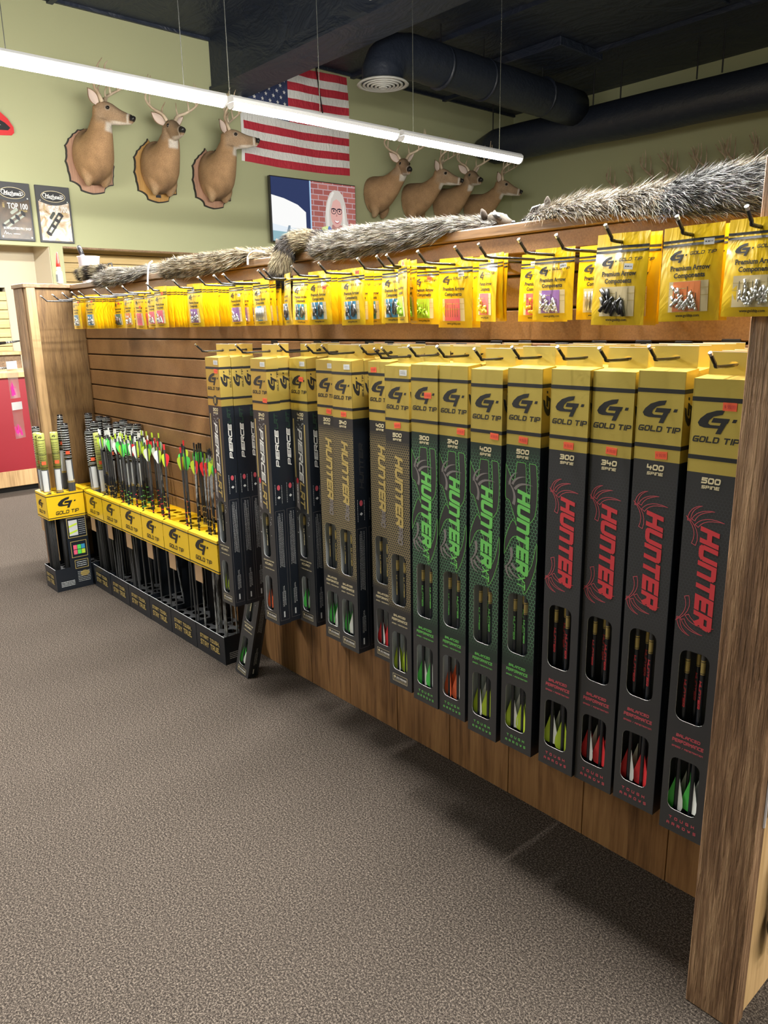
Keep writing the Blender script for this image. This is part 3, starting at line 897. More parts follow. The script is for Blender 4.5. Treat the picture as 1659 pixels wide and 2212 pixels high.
def flag_fn(u, v):
    return (.012 + .008 * math.sin(u * 9 + v * 7) + .004 * math.sin(u * 23 - v * 5), u + .012 * math.sin(v * 3.1), v - .02 * math.sin(u / FW * PI))


def grid_strip(mb, u0, u1, v0, v1, nu, nv, off=0.0):
    vs = []
    for j in range(nv + 1):
        for i in range(nu + 1):
            x_, y_, z_ = flag_fn(lerp(u0, u1, i / nu), lerp(v0, v1, j / nv)); vs.append((x_ + off, y_, z_))
    mb.add(vs, [(j * (nu + 1) + i, j * (nu + 1) + i + 1, (j + 1) * (nu + 1) + i + 1, (j + 1) * (nu + 1) + i) for j in range(nv) for i in range(nu)])


for k in range(13):
    v1 = FH - k * FH / 13; v0 = v1 - FH / 13
    u0 = .66 if k < 7 else 0
    mb = MB(); grid_strip(mb, u0, FW, v0, v1, 18, 1); obj('stripe', mb.mesh('stripe', 'flag_white' if k % 2 else 'flag_red', True), FL)
mb = MB(); grid_strip(mb, 0, .66, FH * 6 / 13, FH, 10, 6); obj('canton', mb.mesh('canton', 'flag_blue', True), FL)
for r in range(9):
    for c in range(6 if r % 2 == 0 else 5):
        cu = .055 + (c if r % 2 == 0 else c + .5) * .11; cv = FH - .058 - r * .0645
        mb = MB()
        st = [(cu + (.026 if i % 2 == 0 else .0105) * math.sin(i * PI / 5), cv + (.026 if i % 2 == 0 else .0105) * math.cos(i * PI / 5)) for i in range(10)]
        mb.poly([st], lambda u, v: (flag_fn(u, v)[0] + .004, *flag_fn(u, v)[1:]))
        obj('star', mb.mesh('star', 'flag_white'), FL)
mb = MB(); grid_strip(mb, -.04, 0, 0, FH, 1, 12); obj('heading_band', mb.mesh('heading_band', 'white', True), FL)
mb = MB(); mb.tube([(WX + .04, 6.32, CZ), (WX + .05, 6.36, 4.1), (WX + .05, 6.42, 3.75)], .008, 6)
tag(obj('hanging_cable', mb.mesh('hanging_cable', 'black')), 'thin black cable hanging from the ceiling in front of the flag stripes', 'cable')

# ------------------------------------------------------------------ television
tv = thing('television', 'wall-mounted television showing a woman in glasses before a brick wall', 'television', (WX, 5.49, 2.31), (0, 0, -.02))
TW, TH = 1.29, .735
X0 = .16
mb = MB(); mb.bbox(X0 - .05, X0, -.012, TW + .012, -.012, TH + .012, 0, .006); obj('bezel', mb.mesh('bezel', 'black'), tv)
mb = MB(); mb.box(0, X0 - .05, .45, .85, .2, .55); obj('wall_bracket', mb.mesh('wall_bracket', 'black'), tv)
TE = .58
sc_ = {}
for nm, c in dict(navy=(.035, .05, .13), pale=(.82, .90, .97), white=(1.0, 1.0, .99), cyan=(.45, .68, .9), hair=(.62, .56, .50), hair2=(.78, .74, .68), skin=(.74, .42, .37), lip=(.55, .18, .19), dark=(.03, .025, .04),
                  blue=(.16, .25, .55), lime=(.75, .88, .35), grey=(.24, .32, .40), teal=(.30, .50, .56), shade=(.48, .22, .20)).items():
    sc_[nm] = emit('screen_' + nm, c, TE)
sb = emit('screen_brick', (.4, .15, .12), TE)
tt = sb.node_tree
br = tt.nodes.new('ShaderNodeTexBrick'); tc = tt.nodes.new('ShaderNodeTexCoord'); mp = tt.nodes.new('ShaderNodeMapping')
mp.inputs['Rotation'].default_value = (0, 0, 0); sx = tt.nodes.new('ShaderNodeSeparateXYZ'); cb = tt.nodes.new('ShaderNodeCombineXYZ')
tt.links.new(tc.outputs['Object'], sx.inputs[0]); tt.links.new(sx.outputs[1], cb.inputs[0]); tt.links.new(sx.outputs[2], cb.inputs[1])
tt.links.new(cb.outputs[0], br.inputs['Vector']); br.inputs['Scale'].default_value = 4.0
br.inputs['Color1'].default_value = (.46, .16, .13, 1); br.inputs['Color2'].default_value = (.34, .10, .09, 1); br.inputs['Mortar'].default_value = (.52, .38, .40, 1)
br.inputs['Mortar Size'].default_value = .022; br.inputs['Row Height'].default_value = .26; br.inputs['Brick Width'].default_value = .62
tt.links.new(br.outputs[0], tt.nodes['Emission'].inputs[0])
_lay = [0]


def scr(name, pts, m, lab=None):
    _lay[0] += 1
    mb = MB(); xx = X0 + .001 + _lay[0] * .0004
    mb.poly([[(max(0, min(TW, u)), max(0, min(TH, v))) for u, v in pts]], lambda u, v: (xx, u, v))
    return obj(name, mb.mesh(name, sc_.get(m, sb) if m != 'brick' else sb), tv)


def ell(cx, cy, rx, ry, n=20, a0=0, a1=2 * PI):
    return [(cx + rx * math.cos(a), cy + ry * math.sin(a)) for a in np.linspace(a0, a1, n, endpoint=(a1 - a0 < 6.2))]


scr('screen', [(0, 0), (TW, 0), (TW, TH), (0, TH)], 'navy')
scr('screen_patch', [(0, .05), (0, .53), (.18, .50), (.38, .44), (.50, .36), (.50, .18), (.47, .06), (.3, .04)], 'white')  # flat white, pale, teal and grey patches on the left of the screen
scr('screen_patch', [(0, .0), (0, .2), (.2, .17), (.42, .16), (.45, .07), (.3, .03)], 'pale')
scr('screen_patch', [(0, 0), (0, .12), (.22, .11), (.24, 0)], 'teal')
scr('screen_patch', [(.2, .1), (.23, .19), (.26, .19), (.25, .09)], 'grey')
scr('screen_patch', [(.24, .05), (.36, .1), (.46, .05), (.40, .01), (.26, .01)], 'grey')
scr('screen_border', [(.565, 0), (.585, 0), (.585, TH), (.565, TH)], 'cyan')
scr('brick_print', [(.585, 0), (TW, 0), (TW, TH), (.585, TH)], 'brick')
scr('hair_print', [(.80, .10), (.79, .32), (.82, .50), (.88, .62), (.95, .66), (1.03, .655), (1.09, .60), (1.13, .48), (1.15, .30), (1.20, .16), (1.24, .06), (1.20, 0), (.86, 0)], 'hair')
scr('hair_light_print', [(.82, .18), (.81, .40), (.85, .54), (.92, .64), (.95, .63), (.89, .52), (.86, .40), (.86, .2)], 'hair2')
scr('hair_light_print', [(1.09, .5), (1.11, .35), (1.12, .2), (1.20, .08), (1.15, .05), (1.08, .2), (1.07, .4)], 'hair2')
scr('jacket_print', [(.60, 0), (.64, .10), (.74, .18), (.86, .22), (1.0, .08), (1.10, .2), (1.16, .14), (1.2, 0)], 'blue')
scr('vest_print', [(.70, .04), (.74, .2), (.84, .22), (.80, .08), (.76, .0)], 'lime')
scr('face_print', [(.89, .10), (.90, .24), (1.06, .24), (1.07, .10), (1.0, .03)], 'shade')
scr('face_print', ell(.975, .385, .098, .175), 'skin')
scr('hair_light_print', [(.87, .46), (.90, .56), (.97, .60), (.98, .555), (.92, .52), (.89, .43)], 'hair')
scr('hair_light_print', [(1.08, .44), (1.05, .55), (.97, .60), (.975, .555), (1.04, .52), (1.065, .42)], 'hair')
for cx in (.93, 1.022):
    mb = MB(); _lay[0] += 1; xx = X0 + .001 + _lay[0] * .0004
    add_outline(mb, lambda u, v: (xx, u, v), ell(cx, .405, .037, .034, 16), .008); add_outline(mb, lambda u, v: (xx, u, v), [(cx - .036, .432), (cx + .036, .430)], .012, False)
    obj('glasses_print', mb.mesh('glasses_print', sc_['dark']), tv)
    scr('eye_print', ell(cx, .408, .013, .010, 10), 'dark')
scr('glasses_print', [(.965, .41), (.988, .41), (.988, .42), (.965, .42)], 'dark')
scr('nose_print', [(.965, .34), (.985, .345), (.982, .36), (.972, .38)], 'shade')
scr('lips_print', [(.925, .30), (.975, .285), (1.03, .297), (1.005, .262), (.975, .252), (.945, .265)], 'lip')
scr('teeth_print', [(.935, .295), (.975, .284), (1.02, .292), (.995, .272), (.975, .268), (.955, .274)], 'white')


# ------------------------------------------------------------------ deer mounts
def loft(stations, n=18):
    """stations: (centre, side radius, up radius, axis) -> rings of points"""
    rings = []
    for c, ra, rb, ax in stations:
        ax = Vector(ax).normalized(); side = Vector((0, 0, 1)).cross(ax)
        if side.length < .2: side = Vector((0, 1, 0))
        side.normalize(); up = ax.cross(side)
        rings.append([Vector(c) + side * (ra * math.cos(2 * PI * k / n)) + up * (rb * math.sin(2 * PI * k / n)) for k in range(n)])
    return rings


HEADST = [(-.07, .0, .030, .035), (-.045, .0, .052, .060), (0, .0, .066, .080), (.055, -.003, .070, .086), (.105, -.010, .066, .080), (.15, -.020, .052, .066),
          (.20, -.030, .042, .053), (.25, -.037, .037, .045), (.29, -.042, .037, .042), (.315, -.046, .034, .036), (.33, -.05, .022, .024), (.336, -.052, .008, .010)]
NECKS = {
    'upright': [(.0, 0, .0, .185, .265), (.08, 0, .0, .19, .27), (.16, 0, .02, .178, .25), (.235, 0, .09, .150, .212), (.295, 0, .19, .126, .168), (.34, 0, .29, .108, .142), (.375, 0, .38, .094, .118), (.405, 0, .45, .074, .095)],
    'sneak': [(.0, 0, .0, .18, .24), (.10, 0, .01, .18, .24), (.20, 0, .04, .155, .212), (.30, 0, .11, .130, .172), (.39, 0, .20, .110, .138), (.46, 0, .285, .097, .116), (.51, 0, .35, .086, .102), (.545, 0, .40, .070, .086)],
}
_deer = {}


def head_frame(P, yaw, pitch):
    cy, sy, cp, sp = math.cos(yaw), math.sin(yaw), math.cos(pitch), math.sin(pitch)
    f = Vector((cy * cp, sy * cp, sp)); l = Vector((-sy, cy, 0)); u = f.cross(l)
    return lambda x, y, z: P + f * x + l * y + u * z, (P, f, l, u)


def deer_body(pose, yaw, pitch, kz):
    st = [(a, b, c * (1 - (1 - kz) * min(1, c / .12)), d, e) for a, b, c, d, e in NECKS[pose]]
    cs = spline(st, 22)
    stations = []
    for i, c in enumerate(cs):
        a = cs[min(i + 1, 21)][:3] - cs[max(i - 1, 0)][:3]
        stations.append((c[:3], c[3], c[4], a))
    mb = MB(); mb.rings(loft(stations, 24))
    # brisket folds: two leg stumps at the foot of the shoulder
    for s in (-1, 1):
        pts = [(.10, s * .085, -.10), (.135, s * .09, -.20), (.09, s * .08, -.285)]
        mb.tube([tuple(p) for p in spline(pts, 8)], [.075, .08, .078, .07, .06, .05, .04, .025], 12)
    P = Vector(st[-1][:3]) + Vector((.0, 0, .055))
    fr, F = head_frame(P, yaw, pitch)
    rings = []
    for x, dz, rs, ru in HEADST:
        ring = []
        for k in range(16):
            a = 2 * PI * k / 16
            cc, ss = math.cos(a), math.sin(a)
            ring.append(fr(x, rs * cc * (1 - .22 * max(0, -ss)), dz + ru * ss))
        rings.append(ring)
    mb.rings(rings)
    mb.tube([fr(.31, 0, -.078), fr(.25, 0, -.080), fr(.18, 0, -.085), fr(.10, 0, -.082), fr(.02, 0, -.06)], [.018, .026, .032, .042, .05], 10)   # jaw
    mb.tube([Vector(st[-2][:3]), P + F[1] * -.01, fr(.04, 0, -.01)], [.088, .08, .07], 14)
    me = mb.mesh('tmp', 'coat')
    ob = bpy.data.objects.new('tmp', me); COL.objects.link(ob)
    r = ob.modifiers.new('r', 'REMESH'); r.mode = 'VOXEL'; r.voxel_size = .0085; r.use_smooth_shade = True
    sm = ob.modifiers.new('s', 'SMOOTH'); sm.iterations = 4; sm.factor = .5
    bpy.context.view_layer.update()
    out = bpy.data.meshes.new_from_object(ob.evaluated_get(bpy.context.evaluated_depsgraph_get()))
    bpy.data.objects.remove(ob); bpy.data.meshes.remove(me)
    out.name = 'body'
    n = len(out.vertices)
    co = np.empty(n * 3); out.vertices.foreach_get('co', co); co = co.reshape(-1, 3)
    R = np.array([list(F[1]), list(F[2]), list(F[3])])
    hc = (co - np.array(F[0])) @ R.T
    base = np.array([.46, .285, .15]); grey = np.array([.40, .285, .185]); darkb = np.array([.20, .125, .075]); white = np.array([.72, .66, .58]); blk = np.array([.015, .013, .012])
    col = np.tile(base, (n, 1))

    def blend(c, m):
        m = np.clip(m, 0, 1)[:, None]; col[:] = col * (1 - m) + c * m
    ax = np.array([c[:3] for c in cs])
    dist = ((co[:, None, :] - ax[None]) ** 2).sum(2); idx = dist.argmin(1)
    rel = co - ax[idx]
    s_ = idx / 21.0
    blend(darkb * 1.3, ((rel[:, 2] > .02) & (co[:, 0] < .28)) * np.clip((rel[:, 2] - .05) / .2, 0, .7))      # dorsal
    blend(darkb * .8, np.clip((-.13 - co[:, 2]) / .12, 0, 1) * np.clip(1.1 - np.abs(co[:, 1]) / .09, 0, 1) * .9)  # brisket
    blend(np.array([.50, .36, .22]), np.clip((-.17 - co[:, 2]) / .10, 0, 1) * np.clip((np.abs(co[:, 1]) - .07) / .04, 0, .8))
    hd = hc[:, 0]
    inhead = np.clip((hd + .06) / .05, 0, 1) * np.clip((hc[:, 2] + .14) / .04, 0, 1)
    blend(grey, inhead * .8)
    blend(darkb, inhead * np.clip(1 - np.abs(hc[:, 1]) / .04, 0, 1) * np.clip((hc[:, 2] - .005 + hd * .12) / .03, 0, 1) * .75)
    # white throat patch below the jaw on the front of the neck
    thr = np.clip((.062 - np.abs(hc[:, 1])) / .02, 0, 1) * np.clip((-.098 - hc[:, 2]) / .02, 0, 1) * np.clip((hc[:, 2] + .20) / .02, 0, 1) * np.clip((hd - .015) / .03, 0, 1)
    blend(white, thr)
    blend(white, inhead * np.clip((-.082 - hc[:, 2]) / .012, 0, 1) * np.clip((hd - .10) / .05, 0, 1) * .9)       # chin
    for sgn in (-1, 1):                                                                                        # eye rings
        d = np.sqrt((hd - .085) ** 2 + (hc[:, 1] - sgn * .062) ** 2 + (hc[:, 2] - .018) ** 2)
        blend(white * .8, np.clip((.030 - d) / .010, 0, 1) * .55)
        blend(blk * 2, np.clip((.021 - d) / .005, 0, 1))
    blend(white, np.clip((hd - .262) / .012, 0, 1) * np.clip((.292 - hd) / .01, 0, 1) * np.clip((hc[:, 2] + .2) / .02, 0, 1))
    blend(blk, np.clip((hd - .292) / .008, 0, 1) * np.clip((hc[:, 2] + .072) / .01, 0, 1))
    at = out.color_attributes.new('Col', 'FLOAT_COLOR', 'POINT')
    at.data.foreach_set('color', np.concatenate([col, np.ones((n, 1))], 1).ravel())
    return out, fr


def antler_mesh(s, spread=1.0, tall=1.0, seed=0):
    rr = random.Random(seed * 7 + (s + 1))
    j = lambda a: a * rr.uniform(.9, 1.1)
    main = [(0, .03, 0), (-.02, .07, .06), (-.03, .13 * spread, .10), (.0, .19 * spread, .15), (.06, .215 * spread, .20), (.13, .19 * spread, .25), (.17, .15 * spread, .29 * tall)]
    main = [(x, s * y, z) for x, y, z in main]
    P = spline(main, 18)
    mb = MB(); mb.tube([tuple(p) for p in P], [.021, .019] + list(np.linspace(.0175, .0045, 16)), 8)

    def tine(i, L, lean, curve):
        b = Vector(P[i]); mb.tube([tuple(q) for q in spline([b, b + Vector((lean * L * .3 - .01, -s * .01, L * .5)), b + Vector((lean * L + curve, -s * .03, L))], 7)], list(np.linspace(.0115, .003, 7)), 6)
    tine(3, j(.12), .1, .02); tine(7, j(.20) * tall, .0, .03); tine(10, j(.19) * tall, .05, .02); tine(13, j(.12) * tall, .0, .01)
    return mb.mesh('antler', 'antler', True)


def ear_mesh(s, outer):
    mb = MB()
    n = 9
    L = .165
    vs = []
    for i in range(n):
        u = i / (n - 1); wd = .050 * math.sin(PI * min(1, u * .82 + .16)) * (1 if u < .96 else .3)
        for k in range(5):
            a = (k / 4 - .5) * 2
            vs.append((.012 * abs(a) * (1 if outer else .8) + (.0 if outer else .004), a * wd * (1 if outer else .8), u * L * (1 if outer else .95)))
    mb.add(vs, [(i * 5 + k, i * 5 + k + 1, (i + 1) * 5 + k + 1, (i + 1) * 5 + k) for i in range(n - 1) for k in range(4)], 0, [(.34, .22, .13)] * len(vs))
    return mb.mesh('ear' if outer else 'ear_lining', 'coat' if outer else 'ear_in', True)


_ear_o = ear_mesh(1, True); _ear_i = ear_mesh(1, False)
mb = MB(); mb.tube([(0, -.017, 0), (0, -.012, 0), (0, 0, 0), (0, .012, 0), (0, .017, 0)], [.004, .014, .0185, .014, .004], 12); _eye = mb.mesh('eye', 'eye', True)


def rot_to(fx, fy, fz):
    return Matrix((fx, fy, fz)).transposed().to_euler()


def deer(label, loc, rotz, pose, yaw, pitch, spread, tall, seed, plaque=None, group=None, scale=1.0, kz=1.0):
    d = thing('deer_mount', label, 'taxidermy mount', loc, (0, 0, rotz), group)
    d.scale = (scale,) * 3
    me, fr = deer_body(pose, yaw, pitch, kz)
    x0 = .03 if plaque else 0.0
    body = obj('body', me, d, (x0, 0, 0))
    f = fr(1, 0, 0) - fr(0, 0, 0); l = fr(0, 1, 0) - fr(0, 0, 0); u = fr(0, 0, 1) - fr(0, 0, 0)
    for s in (1, -1):
        obj('antler', antler_mesh(s, spread, tall, seed), d, fr(.02, s * .012, .068) + Vector((x0, 0, 0)), rot_to(f, l, u))
        ez = (l * s * .72 + u * .62 - f * .28).normalized(); ex = (f * .72 + l * s * .45 - u * .25); ex = (ex - ez * ex.dot(ez)).normalized(); ey = ez.cross(ex)
        er = obj('ear', _ear_o, d, fr(-.03, s * .05, .045) + Vector((x0, 0, 0)), rot_to(ex, ey, ez))
        obj('ear_lining', _ear_i, er)
        obj('eye', _eye, d, fr(.088, s * .0585, .018) + Vector((x0, 0, 0)), rot_to(f, l, u))
    mb = MB(); mb.tube([fr(.300, 0, -.040), fr(.322, 0, -.040), fr(.336, 0, -.043), fr(.340, 0, -.045)], [.020, .030, .026, .010], 12)
    obj('nose', mb.mesh('nose', 'nose', True), d, (x0, 0, 0))
    if plaque:
        pts = []
        H, Wd = .315, .245
        key = [(0, -1.06), (.5, -.98), (.58, -.83), (.93, -.72), (.98, -.42), (1.05, -.12), (.98, .12), (1.0, .36), (.82, .58), (.62, .74), (.40, .88)]
        if plaque == 1: key = key + [(.15, .93)]
        else: key = key + [(.28, 1.0), (.12, .86)]
        full = key + [(-x_, y_) for x_, y_ in key[::-1] if x_ > .01]
        for i in range(len(full)):
            a = np.array(full[i]); b = np.array(full[(i + 1) % len(full)])
            m_ = (a + b) / 2 * (.955 if i not in (0, len(full) - 1) else 1.02)
            for q in range(5):
                t_ = q / 5; p = (1 - t_) ** 2 * a + 2 * t_ * (1 - t_) * m_ + t_ * t_ * b; pts.append((p[0] * Wd, p[1] * H - .02))
        mb = MB(); mb.poly([pts], lambda a, b: (.026, a, b), 0); n = len(pts)
        mb.poly([[(a * .955, b * .965 - .001) for a, b in pts]], lambda a, b: (.0275, a, b), 1)
        mb.add([(0, a, b) for a, b in pts] + [(.026, a, b) for a, b in pts], [(i, (i + 1) % n, (i + 1) % n + n, i + n) for i in range(n)], 0)
        pl = obj('plaque', mb.mesh('plaque', ['plaque_edge', 'plaque_oak' if plaque == 2 else 'plaque']), d)
        if plaque == 2:
            mb = MB(); mb.box(.0275, .0295, -.03, .03, -.30, -.268); obj('name_plate', mb.mesh('name_plate', 'ink'), d)
    return d


deer('buck shoulder mount on a scalloped plaque looking right, leftmost of the row', (WX, 3.365, 3.02), 0, 'upright', .78, -.16, 1.1, .85, 1, 1, kz=0.70)
deer('buck shoulder mount facing the camera with a wide tall rack on an oak plaque', (WX, 4.09, 2.995), 0, 'upright', -.08, -.10, 1.25, 1.1, 2, 2, kz=0.60)
deer('buck shoulder mount on a plaque with its nose over the left edge of the flag', (WX, 4.78, 2.985), 0, 'upright', .95, .02, 1.15, 1.0, 3, 3, kz=0.64)
deer('unplaqued buck shoulder mount just right of the flag and television', (WX, 7.24, 2.99), .12, 'sneak', -.55, -.22, 1.25, 1.1, 4, kz=0.66)
deer('unplaqued buck looking right with long swept antlers, second after the flag', (WX, 7.93, 2.97), .12, 'sneak', .55, -.18, 1.0, 1.1, 5, kz=0.60)
deer('unplaqued buck with spread ears half hidden by the fur, third after the flag', (WX, 8.56, 2.96), .10, 'sneak', -.42, -.18, 1.2, 1.1, 6, kz=0.72)
deer('unplaqued buck in profile under the end of the strip light, rightmost of the row', (WX, 9.22, 2.94), .10, 'sneak', .55, -.22, .95, 1.05, 7, kz=0.64)
# antler racks on skull caps along the back wall: only their tips show over the large pelt
_caps = {}
for k, (x, z, rz, tl) in enumerate(((-6.35, 2.93, .3, 1.0), (-5.80, 3.02, -.2, 1.1), (-5.42, 2.99, .15, 1.05), (-5.02, 3.0, -.25, 1.1), (-4.66, 3.02, .2, 1.15), (-4.30, 2.95, -.1, 1.0))):
    ra = thing('antler_rack', 'antler rack on the back wall above the largest pelt, %s from the left' % ORD[k], 'antlers', (x, WY, z), (0, 0, -PI / 2 + rz * .3), 'antler racks on the back wall')
    ra.scale = (1.15, 1.15, 1.15)
    mb = MB(); sh_p = [(.085 * math.sin(a) * (1 if abs(a) < 2 else .8), .11 * math.cos(a)) for a in np.linspace(-PI, PI, 25)[:-1]]
    mb.poly([sh_p], lambda a, b_: (.022, a, b_)); n = len(sh_p); mb.add([(0, a, b_) for a, b_ in sh_p] + [(.022, a, b_) for a, b_ in sh_p], [(i, (i + 1) % n, (i + 1) % n + n, i + n) for i in range(n)]); obj('shield', mb.mesh('shield', 'plaque'), ra)
    mb = MB(); mb.tube([(.02, 0, 0), (.06, 0, .01), (.10, 0, .0), (.12, 0, -.02)], [.045, .05, .04, .015], 12); obj('skull_cap', mb.mesh('skull_cap', 'card_cream', True), ra)
    for s_a in (1, -1):
        obj('antler', antler_mesh(s_a, .62, tl, 20 + k), ra, (.07, s_a * .02, .04), (0, .15, 0))

# ------------------------------------------------------------------ pelts lying on the gondola
def pelt(label, prof, tail, nhair, hlen, seed, cols, flow, headx, hairw=.0008):
    """prof: (x, half width, height, y centre) along the body; tail: points (x, y, z, r); flow -1/+1 hair direction"""
    rr = random.Random(seed)
    P = thing('fur_pelt', label, 'pelt', (prof[0][0], 1.52, 1.52))
    ox, oy, oz = prof[0][0], 1.52, 1.52
    cs = spline(prof, 60)
    NT_ = 28

    def surf(i, k):
        x, hw, h, yc = cs[i]
        t_ = k / (NT_ - 1) * 2 - 1
        y = yc + hw * t_
        edge = max(0.0, 1 - abs(t_) ** 2.6)
        z = 1.521 + h * .34 * edge ** .6
        z += .010 * mnoise.noise((x * 9 + seed, y * 9, 0)) * edge
        if y < 1.44:                                     # hangs over the front edge of the board
            over = .055 * (1 - math.exp((y - 1.44) / .055)); y = 1.44 - over * .4 - .008 * edge; z -= over * .8
        return Vector((x - ox, y - oy, z - oz))
    V = [[surf(i, k) for k in range(NT_)] for i in range(60)]
    mb = MB()

    def zonecol(i, k, base_dark):
        u = i / 59; t_ = k / (NT_ - 1) * 2 - 1
        return cols(u, t_, rr)
    vs = [p for r in V for p in r]
    vc = []
    for i in range(60):
        for k in range(NT_):
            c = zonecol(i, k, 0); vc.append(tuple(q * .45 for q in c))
    fs = [(i * NT_ + k, (i + 1) * NT_ + k, (i + 1) * NT_ + k + 1, i * NT_ + k + 1) for i in range(59) for k in range(NT_ - 1)]
    mb.add(vs, fs, 0, vc)
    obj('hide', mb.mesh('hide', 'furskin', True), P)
    hb = MB()
    roots = []
    for _ in range(nhair):
        i = rr.random() * 58.99; k = rr.random() * (NT_ - 1.001)
        i0, k0 = int(i), int(k)
        a, b, c = V[i0][k0], V[i0 + 1][k0], V[i0][k0 + 1]
        p = a + (b - a) * (i - i0) + (c - a) * (k - k0)
        nrm = (c - a).cross(b - a)
        if nrm.length < 1e-9: continue
        nrm.normalize()
        if nrm.z < 0 and nrm.y > 0: nrm = -nrm
        if nrm.z < -.3: nrm = -nrm
        t_ = k / (NT_ - 1) * 2 - 1
        u = i / 59
        roots.append((p, nrm, u, t_, (b - a).normalized() * flow, 1.0 if .06 < u < .94 else .5))
    if tail:
        tp = spline(tail, 30)
        mbt = MB(); mbt.tube([(q[0] - ox, q[1] - oy, q[2] - oz) for q in tp], [q[3] * .6 for q in tp], 10, 0, True, (.12, .09, .06))
        obj('tail', mbt.mesh('tail', 'furskin', True), P)
        for _ in range(int(nhair * .22)):
            u = rr.random() * .999; f_ = u * 29; i0 = int(f_); q = tp[i0] + (tp[min(29, i0 + 1)] - tp[i0]) * (f_ - i0)
            d = Vector((tp[min(29, i0 + 1)] - tp[max(0, i0 - 1)])[:3]).normalized()
            a = Vector((rr.gauss(0, 1), rr.gauss(0, 1), rr.gauss(0, 1))); a = (a - d * a.dot(d)).normalized()
            roots.append((Vector((q[0] - ox, q[1] - oy, q[2] - oz)) + a * q[3] * .6, a, -u - .001, 0, d, .8))
    for p, nrm, u, t_, fl, ls in roots:
        L = hlen * ls * rr.uniform(.6, 1.25)
        cl_ = mnoise.noise((p.x * 30, p.y * 30 + seed, 3.1)) * .5
        side = Vector((0, cl_, cl_ * .3)) + Vector((rr.gauss(0, .13), rr.gauss(0, .2), rr.gauss(0, .12)))
        down = Vector((0, -.55 if t_ < -.1 else .15, -.5)) * (abs(t_) ** 1.5)
        d0 = (fl * .9 + nrm * .30 + side + down * .5).normalized(); d1 = (fl * 1.0 + nrm * .12 + side * 1.5 + down).normalized()
        q1 = p + d0 * L * .5; q2 = q1 + d1 * L * .5
        wv = d0.cross(Vector((rr.gauss(0, 1), rr.gauss(0, 1), rr.gauss(0, 1))))
        if wv.length < 1e-6: continue
        wv = wv.normalized() * hairw
        c = cols(u, t_, rr)
        q_ = mnoise.noise((p.x * 42 + seed, p.y * 42, p.z * 42)); c = tuple(x * (1.0 + .75 * q_) for x in c)      # tufts
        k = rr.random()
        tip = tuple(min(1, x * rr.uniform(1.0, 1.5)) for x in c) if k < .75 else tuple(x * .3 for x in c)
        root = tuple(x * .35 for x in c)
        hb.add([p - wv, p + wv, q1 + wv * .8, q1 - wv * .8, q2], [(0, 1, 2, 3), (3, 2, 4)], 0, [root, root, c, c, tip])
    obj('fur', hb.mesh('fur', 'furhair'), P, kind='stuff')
    # face: flat skin of the head with muzzle, ears and eye slits
    hx, hy, dr, hs = headx; hs *= .62
    F = lambda x, y, z: (hx + dr * x * hs - ox, hy + y * hs - oy, 1.521 + z * hs - oz)
    mb = MB()
    mb.tube([F(-.02, 0, .03), F(.03, 0, .045), F(.08, 0, .04), F(.12, 0, .025), (F(.15, 0, .02))], [.03 * hs, .042 * hs, .034 * hs, .022 * hs, .012 * hs], 12, 0, True, (.10, .085, .07))
    obj('muzzle', mb.mesh('muzzle', 'furskin', True), P)
    mb = MB(); mb.tube([F(.145, 0, .02), F(.158, 0, .02), F(.164, 0, .019)], [.012 * hs, .012 * hs, .005 * hs], 8); obj('nose', mb.mesh('nose', 'nose', True), P)
    for s in (-1, 1):
        mb = MB(); mb.tube([F(.0, s * .03, .05), F(-.005, s * .045, .085), F(-.01, s * .05, .10)], [.02 * hs, .014 * hs, .004 * hs], 8, 0, True, (.07, .055, .045)); obj('ear', mb.mesh('ear', 'furskin', True), P)
        mb = MB(); mb.tube([F(.045, s * .024, .072), F(.075, s * .034, .060), F(.10, s * .028, .040)], [.007 * hs, .013 * hs, .006 * hs], 8); obj('eye_patch', mb.mesh('eye_patch', 'nose', True), P)
    return P


def coon(u, t_, r):
    """grizzled grey raccoon coat; negative u runs along the ringed tail"""
    if u < 0:
        band = math.sin(-u * 5.2 * PI)
        return (0.020, 0.016, 0.014) if band > .15 or u < -.9 else (0.232, 0.192, 0.120)
    k = r.random()
    if t_ > .25: c = (0.045, 0.038, 0.036) if k < .55 else (0.152, 0.134, 0.116)
    else: c = (0.045, 0.036, 0.029) if k < .27 else ((0.223, 0.197, 0.152) if k < .75 else (0.339, 0.330, 0.312))
    if u > .80 and r.random() < .5: c = (0.276, 0.259, 0.232) if k > .45 else (0.027, 0.022, 0.022)
    if t_ < -.72 and k < .5: c = (0.031, 0.024, 0.020)
    return c


def coon_brown(u, t_, r):
    k = r.random()
    if t_ > .3: return (0.045, 0.040, 0.038) if k < .6 else (0.134, 0.125, 0.120)
    return (0.053, 0.038, 0.022) if k < .35 else ((0.205, 0.165, 0.103) if k < .85 else (0.286, 0.254, 0.197))


def badger(u, t_, r):
    """long coarse coat: cream saddle, dark stripe on the back, white frosted flank"""
    k = r.random()
    if u < .10: return (0.335, 0.321, 0.304) if k < .6 else (0.031, 0.024, 0.022)
    if t_ > .28: return (0.033, 0.023, 0.018) if k < .8 else (0.116, 0.089, 0.067)
    if t_ > -.22: return (0.312, 0.276, 0.215) if k < .5 else ((0.187, 0.152, 0.107) if k < .88 else (0.402, 0.388, 0.357))
    if u > .52 and t_ < -.3: return (0.024, 0.024, 0.027) if k < .52 else ((0.134, 0.138, 0.148) if k < .72 else (0.375, 0.375, 0.371))
    return (0.053, 0.036, 0.018) if k < .36 else ((0.205, 0.148, 0.076) if k < .6 else (0.393, 0.379, 0.348))


